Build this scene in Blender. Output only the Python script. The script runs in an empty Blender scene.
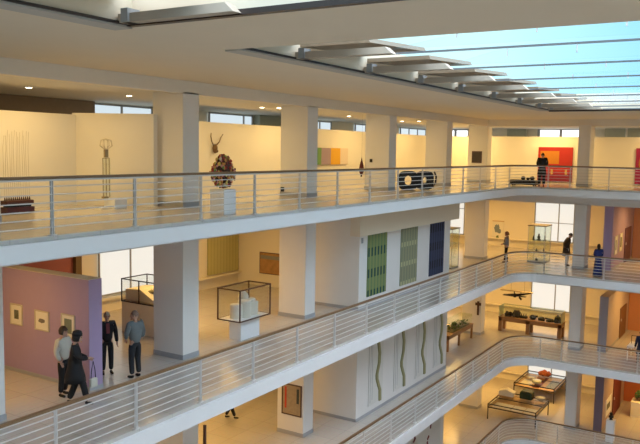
import bpy, bmesh, math, random
from mathutils import Vector, Matrix

random.seed(7)
SC = bpy.context.scene
COL = SC.collection
PI = math.pi

# ------------------------------------------------------------------ camera
CAM_H, YAW, PITCH, ROLL, FPX = 1.668, 0.5553, 0.0964, 0.0178, 746.0
F = Vector((math.cos(YAW) * math.cos(PITCH), math.sin(YAW) * math.cos(PITCH), -math.sin(PITCH)))
R0 = F.cross(Vector((0, 0, 1))).normalized()
U0 = R0.cross(F)
Rv = math.cos(ROLL) * R0 + math.sin(ROLL) * U0
Uv = -math.sin(ROLL) * R0 + math.cos(ROLL) * U0
cam_data = bpy.data.cameras.new('camera')
cam = bpy.data.objects.new('camera', cam_data)
COL.objects.link(cam)
M = Matrix((Rv, Uv, -F)).transposed().to_4x4()
M.translation = Vector((0, 0, CAM_H))
cam.matrix_world = M
cam_data.sensor_width = 36.0
cam_data.lens = 36.0 * FPX / 640.0
cam_data.clip_start = 0.1
cam_data.clip_end = 300
SC.camera = cam

# ------------------------------------------------------------------ exposure
SC.view_settings.view_transform = 'Standard'
SC.view_settings.look = 'None'
SC.view_settings.gamma = 1.0
SC.view_settings.use_curve_mapping = False
SC.view_settings.exposure = 0.18
SKY = 1.15
ZENITH = 4.5            # boost of the unseen zenith, raised to light the atrium
WARM = (1.0, 0.67, 0.26)
WARM2 = (1.0, 0.57, 0.155)   # the lower storeys have yellower lamps
P_BAY = 140.0        # ceiling light per gallery bay
P_SPOT = 9.0

# ------------------------------------------------------------------ world
W = bpy.data.worlds.new('evening_sky')
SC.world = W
W.use_nodes = True
nt = W.node_tree
for n in list(nt.nodes):
    nt.nodes.remove(n)
out = nt.nodes.new('ShaderNodeOutputWorld')
bg = nt.nodes.new('ShaderNodeBackground')
tc = nt.nodes.new('ShaderNodeTexCoord')
sep = nt.nodes.new('ShaderNodeSeparateXYZ')
ramp = nt.nodes.new('ShaderNodeValToRGB')
noi = nt.nodes.new('ShaderNodeTexNoise')
noi.inputs['Scale'].default_value = 3.0
noi.inputs['Detail'].default_value = 2.0
add = nt.nodes.new('ShaderNodeMath'); add.operation = 'MULTIPLY_ADD'
add.inputs[1].default_value = 0.22
nt.links.new(tc.outputs['Generated'], sep.inputs[0])
nt.links.new(tc.outputs['Generated'], noi.inputs['Vector'])
nt.links.new(noi.outputs['Fac'], add.inputs[0])
nt.links.new(sep.outputs['Y'], add.inputs[2])
ramp.color_ramp.elements[0].position = 0.22
ramp.color_ramp.elements[0].color = (0.24, 0.62, 0.90, 1)
ramp.color_ramp.elements[1].position = 0.46
ramp.color_ramp.elements[1].color = (0.58, 0.92, 0.96, 1)
nt.links.new(add.outputs[0], ramp.inputs[0])
# overcast sky: unseen zenith boosted over the horizon band to light the atrium
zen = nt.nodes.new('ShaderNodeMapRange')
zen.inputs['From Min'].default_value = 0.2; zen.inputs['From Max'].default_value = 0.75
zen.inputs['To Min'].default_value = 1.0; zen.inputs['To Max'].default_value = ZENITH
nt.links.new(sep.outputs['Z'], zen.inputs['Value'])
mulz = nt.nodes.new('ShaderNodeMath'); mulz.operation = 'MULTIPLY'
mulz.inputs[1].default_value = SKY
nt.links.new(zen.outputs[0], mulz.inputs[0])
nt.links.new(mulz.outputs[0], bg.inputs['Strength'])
zf = nt.nodes.new('ShaderNodeMapRange')
zf.inputs['From Min'].default_value = 0.2; zf.inputs['From Max'].default_value = 0.75
nt.links.new(sep.outputs['Z'], zf.inputs['Value'])
zm = nt.nodes.new('ShaderNodeMix'); zm.data_type = 'RGBA'
zm.inputs['B'].default_value = (0.80, 0.87, 1.0, 1)
nt.links.new(zf.outputs[0], zm.inputs['Factor'])
nt.links.new(ramp.outputs[0], zm.inputs['A'])
nt.links.new(zm.outputs['Result'], bg.inputs['Color'])
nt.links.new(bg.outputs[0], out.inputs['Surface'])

# ------------------------------------------------------------------ dimensions
H = 4.364
FL = [0.0, -H, -2 * H, -3 * H]
GROUND = -4 * H
D, L, RAD = 11.35, 37.7, 1.4
XW0, YW0 = -6.0, -4.0          # outer ends behind the camera
XB, YB = 47.2, 20.7            # outer walls
CX = [9.25, 15.62, 21.97, 28.3, 34.6, 40.5]
CY = 14.2

# ------------------------------------------------------------------ materials
MATS = {}
def mat(name, col, rough=0.6, metal=0.0, var=0.0, scale=6.0, bump=0.0, spec=0.5, col2=None):
    if name in MATS:
        return MATS[name]
    m = bpy.data.materials.new(name)
    m.use_nodes = True
    t = m.node_tree
    b = t.nodes['Principled BSDF']
    b.inputs['Roughness'].default_value = rough
    b.inputs['Metallic'].default_value = metal
    b.inputs['Specular IOR Level'].default_value = spec
    c4 = (*col, 1)
    tcx = t.nodes.new('ShaderNodeTexCoord')
    ns = t.nodes.new('ShaderNodeTexNoise')
    ns.inputs['Scale'].default_value = scale
    ns.inputs['Detail'].default_value = 4
    t.links.new(tcx.outputs['Object'], ns.inputs['Vector'])
    mx = t.nodes.new('ShaderNodeMix'); mx.data_type = 'RGBA'
    c2 = col2 if col2 else tuple(max(0, c * (1 - var)) for c in col)
    mx.inputs['A'].default_value = c4
    mx.inputs['B'].default_value = (*c2, 1)
    t.links.new(ns.outputs['Fac'], mx.inputs['Factor'])
    t.links.new(mx.outputs['Result'], b.inputs['Base Color'])
    if bump > 0:
        bp = t.nodes.new('ShaderNodeBump')
        bp.inputs['Strength'].default_value = bump
        bp.inputs['Distance'].default_value = 0.01
        t.links.new(ns.outputs['Fac'], bp.inputs['Height'])
        t.links.new(bp.outputs[0], b.inputs['Normal'])
    MATS[name] = m
    return m

def emis(name, col, strength, grad=False):
    if name in MATS:
        return MATS[name]
    m = bpy.data.materials.new(name)
    m.use_nodes = True
    b = m.node_tree.nodes['Principled BSDF']
    b.inputs['Base Color'].default_value = (0.3, 0.3, 0.3, 1)
    b.inputs['Emission Color'].default_value = (*col, 1)
    b.inputs['Emission Strength'].default_value = strength
    MATS[name] = m
    return m

def glass(name, tint=(1, 1, 1), refl=0.08):
    m = bpy.data.materials.new(name)
    m.use_nodes = True
    t = m.node_tree
    t.nodes.remove(t.nodes['Principled BSDF'])
    o = t.nodes['Material Output']
    tr = t.nodes.new('ShaderNodeBsdfTransparent'); tr.inputs[0].default_value = (*tint, 1)
    gl = t.nodes.new('ShaderNodeBsdfGlossy'); gl.inputs['Roughness'].default_value = 0.03
    mx = t.nodes.new('ShaderNodeMixShader'); mx.inputs[0].default_value = refl
    t.links.new(tr.outputs[0], mx.inputs[1]); t.links.new(gl.outputs[0], mx.inputs[2])
    t.links.new(mx.outputs[0], o.inputs['Surface'])
    MATS[name] = m
    return m

def tile_floor(name, c1, c2, joint, rough=0.22):
    m = bpy.data.materials.new(name)
    m.use_nodes = True
    t = m.node_tree
    b = t.nodes['Principled BSDF']
    b.inputs['Roughness'].default_value = rough
    tcx = t.nodes.new('ShaderNodeTexCoord')
    br = t.nodes.new('ShaderNodeTexBrick')
    br.offset = 0.0
    br.inputs['Scale'].default_value = 1.0
    br.inputs['Brick Width'].default_value = 1.02
    br.inputs['Row Height'].default_value = 1.02
    br.inputs['Mortar Size'].default_value = 0.008
    br.inputs['Color1'].default_value = (*c1, 1)
    br.inputs['Color2'].default_value = (*c2, 1)
    br.inputs['Mortar'].default_value = (*joint, 1)
    t.links.new(tcx.outputs['Object'], br.inputs['Vector'])
    ns = t.nodes.new('ShaderNodeTexNoise'); ns.inputs['Scale'].default_value = 9
    ns.inputs['Detail'].default_value = 5
    t.links.new(tcx.outputs['Object'], ns.inputs['Vector'])
    mx = t.nodes.new('ShaderNodeMix'); mx.data_type = 'RGBA'; mx.blend_type = 'MULTIPLY'
    mx.inputs['Factor'].default_value = 0.18
    t.links.new(br.outputs['Color'], mx.inputs['A'])
    t.links.new(ns.outputs['Color'], mx.inputs['B'])
    t.links.new(mx.outputs['Result'], b.inputs['Base Color'])
    MATS[name] = m
    return m

def stripes(name, cols, axis, freq, rough=0.8, rows=None):
    """woven textile: fine bands along one object axis, rows of darker lozenges across the other"""
    m = bpy.data.materials.new(name)
    m.use_nodes = True
    t = m.node_tree
    b = t.nodes['Principled BSDF']
    b.inputs['Roughness'].default_value = rough
    tcx = t.nodes.new('ShaderNodeTexCoord')
    sp = t.nodes.new('ShaderNodeSeparateXYZ')
    t.links.new(tcx.outputs['Object'], sp.inputs[0])
    def wave(sock, k, ph=0.0):
        a = t.nodes.new('ShaderNodeMath'); a.operation = 'MULTIPLY_ADD'
        a.inputs[1].default_value = k; a.inputs[2].default_value = ph
        t.links.new(sock, a.inputs[0])
        s = t.nodes.new('ShaderNodeMath'); s.operation = 'SINE'
        t.links.new(a.outputs[0], s.inputs[0])
        g = t.nodes.new('ShaderNodeMath'); g.operation = 'MULTIPLY_ADD'
        g.inputs[1].default_value = .5; g.inputs[2].default_value = .5
        t.links.new(s.outputs[0], g.inputs[0])
        return g.outputs[0]
    u = wave(sp.outputs[axis], freq)
    mx = t.nodes.new('ShaderNodeMix'); mx.data_type = 'RGBA'
    mx.inputs['A'].default_value = (*cols[0], 1); mx.inputs['B'].default_value = (*cols[1], 1)
    t.links.new(u, mx.inputs['Factor'])
    res = mx.outputs['Result']
    if rows:
        v = wave(sp.outputs['Z'], rows[0], rows[1])
        gt = t.nodes.new('ShaderNodeMath'); gt.operation = 'GREATER_THAN'; gt.inputs[1].default_value = rows[2]
        t.links.new(v, gt.inputs[0])
        gu = t.nodes.new('ShaderNodeMath'); gu.operation = 'GREATER_THAN'; gu.inputs[1].default_value = .45
        t.links.new(u, gu.inputs[0])
        an = t.nodes.new('ShaderNodeMath'); an.operation = 'MULTIPLY'
        t.links.new(gt.outputs[0], an.inputs[0]); t.links.new(gu.outputs[0], an.inputs[1])
        m2 = t.nodes.new('ShaderNodeMix'); m2.data_type = 'RGBA'
        m2.inputs['B'].default_value = (*cols[2], 1)
        t.links.new(res, m2.inputs['A']); t.links.new(an.outputs[0], m2.inputs['Factor'])
        res = m2.outputs['Result']
    t.links.new(res, b.inputs['Base Color'])
    MATS[name] = m
    return m

PLASTER = mat('white_plaster', (0.80, 0.78, 0.74), 0.75, var=0.05, scale=2.0)
SOFFIT = mat('soffit_paint', (0.80, 0.69, 0.52), 0.8, var=0.06, scale=1.2)
FASCIA = mat('fascia_paint', (0.80, 0.80, 0.79), 0.55, var=0.04, scale=1.5)
CEIL = mat('ceiling_paint', (0.74, 0.70, 0.62), 0.85, var=0.04)
CREAM = mat('cream_wall', (0.86, 0.80, 0.66), 0.8, var=0.04, scale=1.5)
PLINTH = mat('grey_plinth', (0.42, 0.42, 0.43), 0.5, var=0.1)
TILE = tile_floor('stone_tile', (0.62, 0.58, 0.51), (0.58, 0.54, 0.48), (0.45, 0.42, 0.38), 0.20)
STEEL = mat('painted_steel', (0.64, 0.63, 0.60), 0.4, 0.1, var=0.05)
WOODRAIL = mat('handrail_wood', (0.26, 0.15, 0.07), 0.35, var=0.35, scale=20)
PURPLE = mat('purple_paint', (0.44, 0.32, 0.49), 0.75, var=0.06)
VIOLET = mat('violet_daylit_end', (0.42, 0.30, 0.44), 0.7, var=0.06)  # wall end only, daylight on it put into the colour
TAN = mat('tan_paint', (0.62, 0.50, 0.42), 0.75, var=0.06)
ORANGE = mat('orange_paint', (0.66, 0.28, 0.12), 0.75, var=0.08)
REDWALL = mat('brick_red_paint', (0.42, 0.13, 0.10), 0.75, var=0.08)
BLACK = mat('black_matt', (0.012, 0.012, 0.013), 0.5, var=0.3)
BLACKM = mat('black_metal', (0.05, 0.035, 0.03), 0.4, 0.4, var=0.2)
DARKBROWN = mat('dark_brown_frame', (0.10, 0.045, 0.035), 0.45, var=0.3, scale=12)
WHITE = mat('white_paint', (0.85, 0.85, 0.84), 0.6, var=0.03)
MODELW = mat('model_white', (0.80, 0.77, 0.68), 0.7, var=0.08, scale=8)
PAPER = mat('mount_board', (0.80, 0.77, 0.68), 0.8, var=0.03)
WOOD = mat('orange_wood', (0.44, 0.22, 0.09), 0.4, var=0.35, scale=14)
WOODL = mat('pale_wood', (0.62, 0.40, 0.18), 0.45, var=0.25, scale=14)
GLASS = glass('clear_glass', (0.99, 0.995, 0.985), 0.05)
GLASSG = glass('greenish_glass', (0.965, 0.985, 0.95), 0.06)
SKYGLASS = glass('skylight_glass', (0.96, 0.98, 1.0), 0.04)
GREEN = mat('leaf_green', (0.10, 0.20, 0.05), 0.6, var=0.5, scale=12)
BLIND = emis('daylit_blind', (0.97, 1.0, 0.96), 0.64)
BLINDB = emis('daylit_pane', (0.72, 0.86, 0.95), 0.75)
BRIGHT = emis('daylit_bright', (0.97, 0.98, 1.0), 1.6)
LAMP = emis('lamp_face', (1.0, 0.85, 0.55), 9.0)
FRAMEG = mat('window_frame_grey', (0.35, 0.36, 0.36), 0.5, var=0.1)
SKIN = mat('skin', (0.55, 0.33, 0.24), 0.55, var=0.12, scale=20)

# ------------------------------------------------------------------ helpers
class MB:
    def __init__(self):
        self.bm = bmesh.new()
    def box(self, x0, x1, y0, y1, z0, z1, bevel=0.0):
        vs = [self.bm.verts.new((x, y, z)) for x in (x0, x1) for y in (y0, y1) for z in (z0, z1)]
        fs = []
        for q in ((0, 1, 3, 2), (4, 6, 7, 5), (0, 4, 5, 1), (2, 3, 7, 6), (0, 2, 6, 4), (1, 5, 7, 3)):
            fs.append(self.bm.faces.new([vs[i] for i in q]))
        if bevel > 0:
            es = list({e for f in fs for e in f.edges})
            bmesh.ops.bevel(self.bm, geom=es, offset=bevel, segments=2, affect='EDGES', profile=0.5)
        return self
    def bar(self, a, b, w, h=None, up=(0, 0, 1)):
        a, b = Vector(a), Vector(b)
        h = w if h is None else h
        d = (b - a).normalized()
        u = Vector(up)
        if abs(d.dot(u)) > 0.98:
            u = Vector((1, 0, 0))
        s = d.cross(u).normalized(); t = s.cross(d)
        c = [(-1, -1), (1, -1), (1, 1), (-1, 1)]
        v = [[self.bm.verts.new(p + s * i * w / 2 + t * j * h / 2) for i, j in c] for p in (a, b)]
        for k in range(4):
            self.bm.faces.new([v[0][k], v[0][(k + 1) % 4], v[1][(k + 1) % 4], v[1][k]])
        self.bm.faces.new(v[0][::-1]); self.bm.faces.new(v[1])
        return self
    def tube(self, pts, r, n=8, cap=True):
        pts = [Vector(p) for p in pts]
        rs = r if isinstance(r, (list, tuple)) else [r] * len(pts)
        rings = []
        for i, p in enumerate(pts):
            d = (pts[min(i + 1, len(pts) - 1)] - pts[max(i - 1, 0)]).normalized()
            u = Vector((0, 0, 1)) if abs(d.z) < 0.95 else Vector((1, 0, 0))
            s = d.cross(u).normalized(); t = s.cross(d)
            rings.append([self.bm.verts.new(p + rs[i] * (math.cos(2 * PI * k / n) * s + math.sin(2 * PI * k / n) * t)) for k in range(n)])
        for a, b in zip(rings, rings[1:]):
            for k in range(n):
                self.bm.faces.new([a[k], a[(k + 1) % n], b[(k + 1) % n], b[k]])
        if cap:
            self.bm.faces.new(rings[0][::-1]); self.bm.faces.new(rings[-1])
        return self
    def lathe(self, prof, c=(0, 0), n=20):
        rings = []
        for r, z in prof:
            rings.append([self.bm.verts.new((c[0] + r * math.cos(2 * PI * k / n), c[1] + r * math.sin(2 * PI * k / n), z)) for k in range(n)])
        for a, b in zip(rings, rings[1:]):
            for k in range(n):
                self.bm.faces.new([a[k], a[(k + 1) % n], b[(k + 1) % n], b[k]])
        self.bm.faces.new(rings[0][::-1]); self.bm.faces.new(rings[-1])
        return self
    def prism(self, poly, z0, z1, axis='z'):
        """poly in 2D extruded; axis z: (x,y) -> z0..z1 ; axis y: (x,z) -> y ; axis x: (y,z) -> x"""
        def P(a, b, c):
            return {'z': (a, b, c), 'y': (a, c, b), 'x': (c, a, b)}[axis]
        lo = [self.bm.verts.new(P(a, b, z0)) for a, b in poly]
        hi = [self.bm.verts.new(P(a, b, z1)) for a, b in poly]
        n = len(poly)
        self.bm.faces.new(lo[::-1]); self.bm.faces.new(hi)
        for k in range(n):
            self.bm.faces.new([lo[k], lo[(k + 1) % n], hi[(k + 1) % n], hi[k]])
        return self
    def ball(self, c, r, seg=12, jitter=0.0, sc=(1, 1, 1)):
        g = bmesh.ops.create_uvsphere(self.bm, u_segments=seg, v_segments=max(4, seg // 2 + 1), radius=1.0)
        for v in g['verts']:
            k = 1 + random.uniform(-jitter, jitter)
            v.co = Vector((c[0] + v.co.x * r * sc[0] * k, c[1] + v.co.y * r * sc[1] * k, c[2] + v.co.z * r * sc[2] * k))
        return self
    def build(self, name, m, parent=None, loc=None, smooth=False):
        bmesh.ops.recalc_face_normals(self.bm, faces=self.bm.faces)
        me = bpy.data.meshes.new(name)
        self.bm.to_mesh(me); self.bm.free()
        if smooth:
            for p in me.polygons:
                p.use_smooth = True
        o = bpy.data.objects.new(name, me)
        if m is not None:
            me.materials.append(m)
        COL.objects.link(o)
        if parent is not None:
            o.parent = parent
        if loc is not None:
            o.location = loc
        return o

def box(x0, x1, y0, y1, z0, z1, bevel=0.0):
    return MB().box(x0, x1, y0, y1, z0, z1, bevel)

def tag(o, label, cat, group=None):
    o['label'] = label; o['category'] = cat
    if group:
        o['group'] = group
    return o

def thing(name, label, cat, loc=(0, 0, 0), rz=0.0, group=None):
    o = bpy.data.objects.new(name, None)
    o.empty_display_size = 0.1
    COL.objects.link(o)
    o.location = loc; o.rotation_euler = (0, 0, rz)
    return tag(o, label, cat, group)

def solid(name, label, cat, m, mb, loc=None, group=None, smooth=False):
    return tag(mb.build(name, m, None, loc, smooth), label, cat, group)

def struct(name, m, mb, parent=None, loc=None, smooth=False):
    o = mb.build(name, m, parent, loc, smooth)
    if parent is None:
        o['kind'] = 'structure'
    return o

def lamp(name, loc, size, power, shape='RECTANGLE', sy=None, rot=(0, 0, 0), col=WARM, parent=None):
    d = bpy.data.lights.new(name, 'AREA')
    d.shape = shape; d.size = size
    if sy:
        d.size_y = sy
    d.energy = power; d.color = col
    o = bpy.data.objects.new(name, d)
    COL.objects.link(o)
    o.location = loc; o.rotation_euler = rot
    if parent:
        o.parent = parent
    return o

# edge path of a gallery: along the long side, round the corner, along the short side
def edge_path(off=0.0, n=10, x_start=XW0, y_end=YW0):
    """off > 0 lies further from the void"""
    pts = [(x_start, D + off)]
    cx, cy, r = L - RAD, D - RAD, RAD + off
    for k in range(n + 1):
        a = PI / 2 * (1 - k / n)
        pts.append((cx + r * math.cos(a), cy + r * math.sin(a)))
    pts.append((L + off, y_end))
    return pts

def sweep(mb, off0, off1, z0, z1, n=10):
    a, b = edge_path(off0, n), edge_path(off1, n)
    bm = mb.bm
    rows = [[bm.verts.new((p[0], p[1], z0)) for p in a], [bm.verts.new((p[0], p[1], z1)) for p in a],
            [bm.verts.new((p[0], p[1], z1)) for p in b], [bm.verts.new((p[0], p[1], z0)) for p in b]]
    for k in range(len(a) - 1):
        for j in range(4):
            r, s = rows[j], rows[(j + 1) % 4]
            bm.faces.new([r[k], r[k + 1], s[k + 1], s[k]])
    for k in (0, len(a) - 1):
        bm.faces.new([rows[j][k] for j in range(4)])
    return mb

# ------------------------------------------------------------------ shell
def gallery_poly(off):
    return edge_path(off) + [(XB, YW0), (XB, YB), (XW0, YB)]

for i, z in enumerate(FL):
    struct('floor', TILE, MB().prism(gallery_poly(0.10), z - 0.40, z))
    t = 0.42 if i == 0 else 0.45
    struct('trim_fascia', FASCIA, sweep(MB(), 0.0, 0.30, z - t, z - 0.085))
    # ceiling and edge beam of the storey below
    if i < 3:
        zc = z - 0.95
    mb = MB()
    zc = z - 0.95
    mb.box(XW0, XB, CY + 0.3, YB, zc, zc + 0.1)
    mb.box(CX[5] + 0.3, XB, YW0, CY + 0.3, zc, zc + 0.1)
    struct('ceiling', CEIL, mb)
    mb = MB()
    mb.box(XW0, CX[5] + 0.3, CY, CY + 0.3, z - 0.97, z - 0.40)
    mb.box(CX[5], CX[5] + 0.3, YW0, CY, z - 0.97, z - 0.40)
    struct('beam', FASCIA, mb)

# top storey: ceiling, beam, roof
mb = MB()
mb.box(XW0, XB, CY + 0.3, YB, 3.2, 3.3)
mb.box(CX[5] + 0.3, XB, YW0, CY + 0.3, 3.2, 3.3)
struct('ceiling', CEIL, mb)
mb = MB()
mb.box(XW0, CX[5] + 0.3, CY, CY + 0.3, 3.15, 3.5)
mb.box(CX[5], CX[5] + 0.3, YW0, CY, 3.12, 3.5)
struct('beam', mat('beam_paint', (.82, .75, .63), .7, var=.04), mb)
YS, XE, YS0 = 8.62, 32.0, -0.6
ZR = 3.5
mb = MB()
mb.box(XW0, XB + .3, YS, YB + .3, ZR, 4.15)
mb.box(XE, XB + .3, YW0, YS, ZR, 4.15)
mb.box(XW0, XE, YW0, YS0, ZR, 4.15)
struct('roof', SOFFIT, mb)
struct('beam', SOFFIT, box(8.35, 11.05, YS0, YS + .35, ZR - 0.012, 4.1))
# pale edge strips around the skylight openings
mb = MB()
mb.box(XW0, 8.35, YS, YS + .38, ZR - .04, ZR + .01)
mb.box(11.05, XE, YS, YS + .38, ZR - .04, ZR + .01)
struct('trim_skylight', mat('trim_grey', (.5, .47, .41), .7, var=.05), mb)
struct('trim_skylight', BLACKM, box(XE, XE + .12, YS0, YS, ZR - .06, ZR))
struct('trim_skylight', BLACKM, MB().box(8.23, 8.35, YS0, YS, ZR - .02, ZR + .06).box(XW0, 8.35, YS - .05, YS, ZR - .01, ZR + .03).box(11.05, XE, YS - .05, YS, ZR - .01, ZR + .03))

# outer walls
struct('wall_long', CREAM, box(XW0, XB + .3, YB, YB + .3, GROUND, 3.5))
struct('wall_back', CREAM, box(XB, XB + .3, YW0, YB, GROUND, 3.5))
struct('wall_near', PLASTER, box(XW0, XB, YW0 - .3, YW0, GROUND, 4.15))
struct('wall_end', PLASTER, box(XW0 - .3, XW0, YW0 - .3, YB + .3, GROUND, 4.15))
struct('floor', TILE, box(XW0, XB, YW0, YB, GROUND - .3, GROUND))

# columns
for i, z in enumerate(FL):
    top = 3.2 if i == 0 else z + H - 0.95
    for k, x in enumerate(CX):
        if i > 0 and k == 3:
            continue
        if i > 0 and k == 4:
            mbx = box(x, x + .6, CY, CY + 1.0, z, top)
        else:
            mbx = box(x, x + .67, CY, CY + 1.14, z, top, 0.012)
        c = struct('column', PLASTER, mbx)
        MB().box(x - .012, x + .682, CY - .012, CY + 1.152, z, z + .14).build('plinth', PLINTH, c)
    for y in (8.68, 2.9):
        c = struct('column', PLASTER, box(CX[5] - .08, CX[5] + .92, y, y + .6, z, top, 0.012))
        MB().box(CX[5] - .092, CX[5] + .932, y - .012, y + .612, z, z + .14).build('plinth', PLINTH, c)

# ------------------------------------------------------------------ skylight
XL = [11.05, 13.05, 15.95, 18.85, 21.75, 24.75, 27.6, 30.2, 32.0]
def sky_bay(x0, x1):
    """saw-tooth bay: thin cross bar, deep haunch at the edge, sloping roof plate, sloping glass"""
    zt = ZR + .34
    mb = MB().bar((x1 - .03, YS0, ZR + .02), (x1 - .03, YS - 2.0, ZR + .02), .03, .035)
    c = struct('beam_skylight', mat('bar_shaded_grey', (.16, .17, .18), .5, var=.1), mb)  # shade of bars seen against the sky put into their colour
    # haunch
    MB().prism([(YS - .02, ZR), (YS - 2.2, ZR), (YS - 2.05, ZR + .13), (YS - .02, ZR + .13)], x1 - .26, x1 - .04, 'x').build('haunch', mat('haunch_paint', (.50, .42, .32), .6, var=.1), c)
    MB().box(x1 - .30, x1 - .05, YS - .26, YS - .12, ZR, ZR + .2).build('bracket', FRAMEG, c)
    # roof plate over the edge strip, with a slanting cut end
    pl = MB()
    bm = pl.bm
    za, zb = ZR + .26, ZR + .40
    prof = [(YS, 0), (YS - 1.62, 0), (YS - 1.58, .09), (YS, .09)]
    v0 = [bm.verts.new((x0 - .05, y, za + dz)) for y, dz in prof]
    v1 = [bm.verts.new((x1 - .30, y, zb + dz)) for y, dz in prof]
    bm.faces.new(v0[::-1]); bm.faces.new(v1)
    for k in range(4):
        bm.faces.new([v0[k], v0[(k + 1) % 4], v1[(k + 1) % 4], v1[k]])
    struct('roof_plate', mat('bronze_panel', (.26, .20, .13), .6, var=.1), pl)
    # glass
    g = MB().box(0, 0.02, YS0, YS - 2.1, 0, 0.02)
    for v in g.bm.verts:
        v.co.x = (x0 - .02 if v.co.x < .01 else x1 - .05)
        v.co.z += (ZR + .10 if v.co.x < (x0 + x1) / 2 else ZR + .75)
    struct('window_skylight', SKYGLASS, g)
    m2 = MB()
    y = YS - 3.4
    while y > YS0:
        m2.bar((x1 - .04, y, ZR + .24), (x1 - .04, y, ZR + .40), .025, .025)
        y -= 1.45
    m2.build('glazing_bar', STEEL, c)
for a, b in zip(XL, XL[1:]):
    sky_bay(a, b)
for a, b in ((5.4, 8.3), (2.4, 5.4), (-.6, 2.4), (-3.6, -.6)):
    sky_bay(a, b)

# ------------------------------------------------------------------ railings
POSTX = [9.07 - 2.075 * k for k in (2, 1)] + [9.07 + 2.075 * k for k in range(14)]
POSTY = [10.05, 8.98, 7.16, 5.4, 3.6, 1.8]
RAILCOL = ['topmost', 'second', 'third', 'lowest']
RAILTXT = ['white steel balustrade with dark handrail along the topmost gallery',
           'steel balustrade of the gallery below the topmost one, four people behind it',
           'steel balustrade of the third gallery down, below the wavy reliefs',
           'lowest steel balustrade, in front of the two glass display tables']
for i, z in enumerate(FL):
    rt = thing('balustrade', RAILTXT[i], 'railing', (36.0, D, z), 0, 'gallery balustrades')
    ox, oy = 36.0, D
    def loc(mb):
        for v in mb.bm.verts:
            v.co.x -= ox; v.co.y -= oy
        return mb
    loc(sweep(MB(), 0.08, 0.155, 1.045, 1.10)).build('handrail', WOODRAIL, rt)
    loc(sweep(MB(), 0.10, 0.135, 1.01, 1.045)).build('rail_bar', STEEL, rt)
    for k in range(6):
        zz = 0.90 - 0.15 * k
        loc(sweep(MB(), 0.108, 0.128, zz, zz + .02)).build('rail_bar', STEEL, rt)
    def post(x, y, d):
        s = MB()
        w = .022
        # tapered flat post: narrow at the handrail, wider at its foot
        for sgn in (-1, 1):
            n = Vector((-d[1], d[0], 0))
            for (h0, h1, w0, w1) in ((-.02, .25, .075, .05), (.25, 1.03, .05, .04)):
                bm = s.bm
                vs = []
                for hz, ww in ((h0, w0), (h1, w1)):
                    for a in (-1, 1):
                        for b in (0, 1):
                            p = Vector((x, y, hz)) + n * a * ww / 2 + Vector((d[0], d[1], 0)) * (sgn * (.012 + b * .016))
                            vs.append(bm.verts.new(p))
                for q in ((0, 1, 3, 2), (4, 6, 7, 5), (0, 4, 5, 1), (2, 3, 7, 6), (0, 2, 6, 4), (1, 5, 7, 3)):
                    bm.faces.new([vs[j] for j in q])
        s.box(x - .07, x + .07, y - .05, y + .05, 0, .02)
        loc(s).build('post', STEEL, rt)
    for x in POSTX:
        post(x, D + .118, (1, 0))
    for y in POSTY:
        post(L + .118, y, (0, 1))

# ------------------------------------------------------------------ ceiling lights
for i, z in enumerate(FL):
    zc = 3.17 if i == 0 else z + H - .98
    bays = [(9.6, 16.2), (18.6, 17.0), (37.2, 17.0)]
    if i == 0:
        bays = [(12.0, 15.3), (19.0, 16.3), (25.2, 16.3), (31.4, 16.3), (37.4, 16.3)]
    for k, (x, y) in enumerate(bays):
        lamp('area_lamp', (x, y, zc), 2.4, P_BAY * (.55 if i == 0 else .58 if (k == 0 and i == 1) else .85), sy=1.2, col=WARM if i == 0 else WARM2)
    for y in (16.5, 11.4, 5.0):
        lamp('area_lamp', (42.6 if i == 0 else 43.6, y, zc), 1.4, P_BAY * (.75 if i == 0 else .9), sy=2.4, col=WARM if i == 0 else WARM2)
    if i > 0:
        lamp('area_lamp', (23.0, 18.3, zc), 1.2, P_BAY * .35, sy=1.2, col=WARM2)
LP = [(13.03, 17.33), (16.25, 16.93), (22.5, 16.57), (22.94, 16.12), (29.2, 16.7), (34.68, 16.71), (34.78, 15.82)]
LT = ['round recessed ceiling light above the wire sculpture at the left end',
      'round recessed ceiling light just left of the tall column beside the antlers',
      'first of two paired ceiling lights right of the antlers bay',
      'second of two paired ceiling lights, nearer the edge beam, right of the antlers bay',
      'single ceiling light above the colour stripe painting',
      'left one of two ceiling lights in the bay of the black ring sculpture',
      'right one of two ceiling lights in the bay of the black ring sculpture']
for (x, y), t in zip(LP, LT):
    o = thing('ceiling_light', t, 'light', (x, y, 3.2), 0, 'recessed ceiling lights')
    MB().lathe([(.105, -.012), (.105, 0), (.085, 0), (.085, -.012)], n=20).build('trim_ring', WHITE, o)
    MB().lathe([(.03, -.028), (.07, -.024), (.082, -.014), (.082, -.001)], n=20).build('lamp_face', LAMP, o)
    lamp('spot_lamp', (0, 0, -.08), .18, P_SPOT, 'DISK', parent=o)


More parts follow.
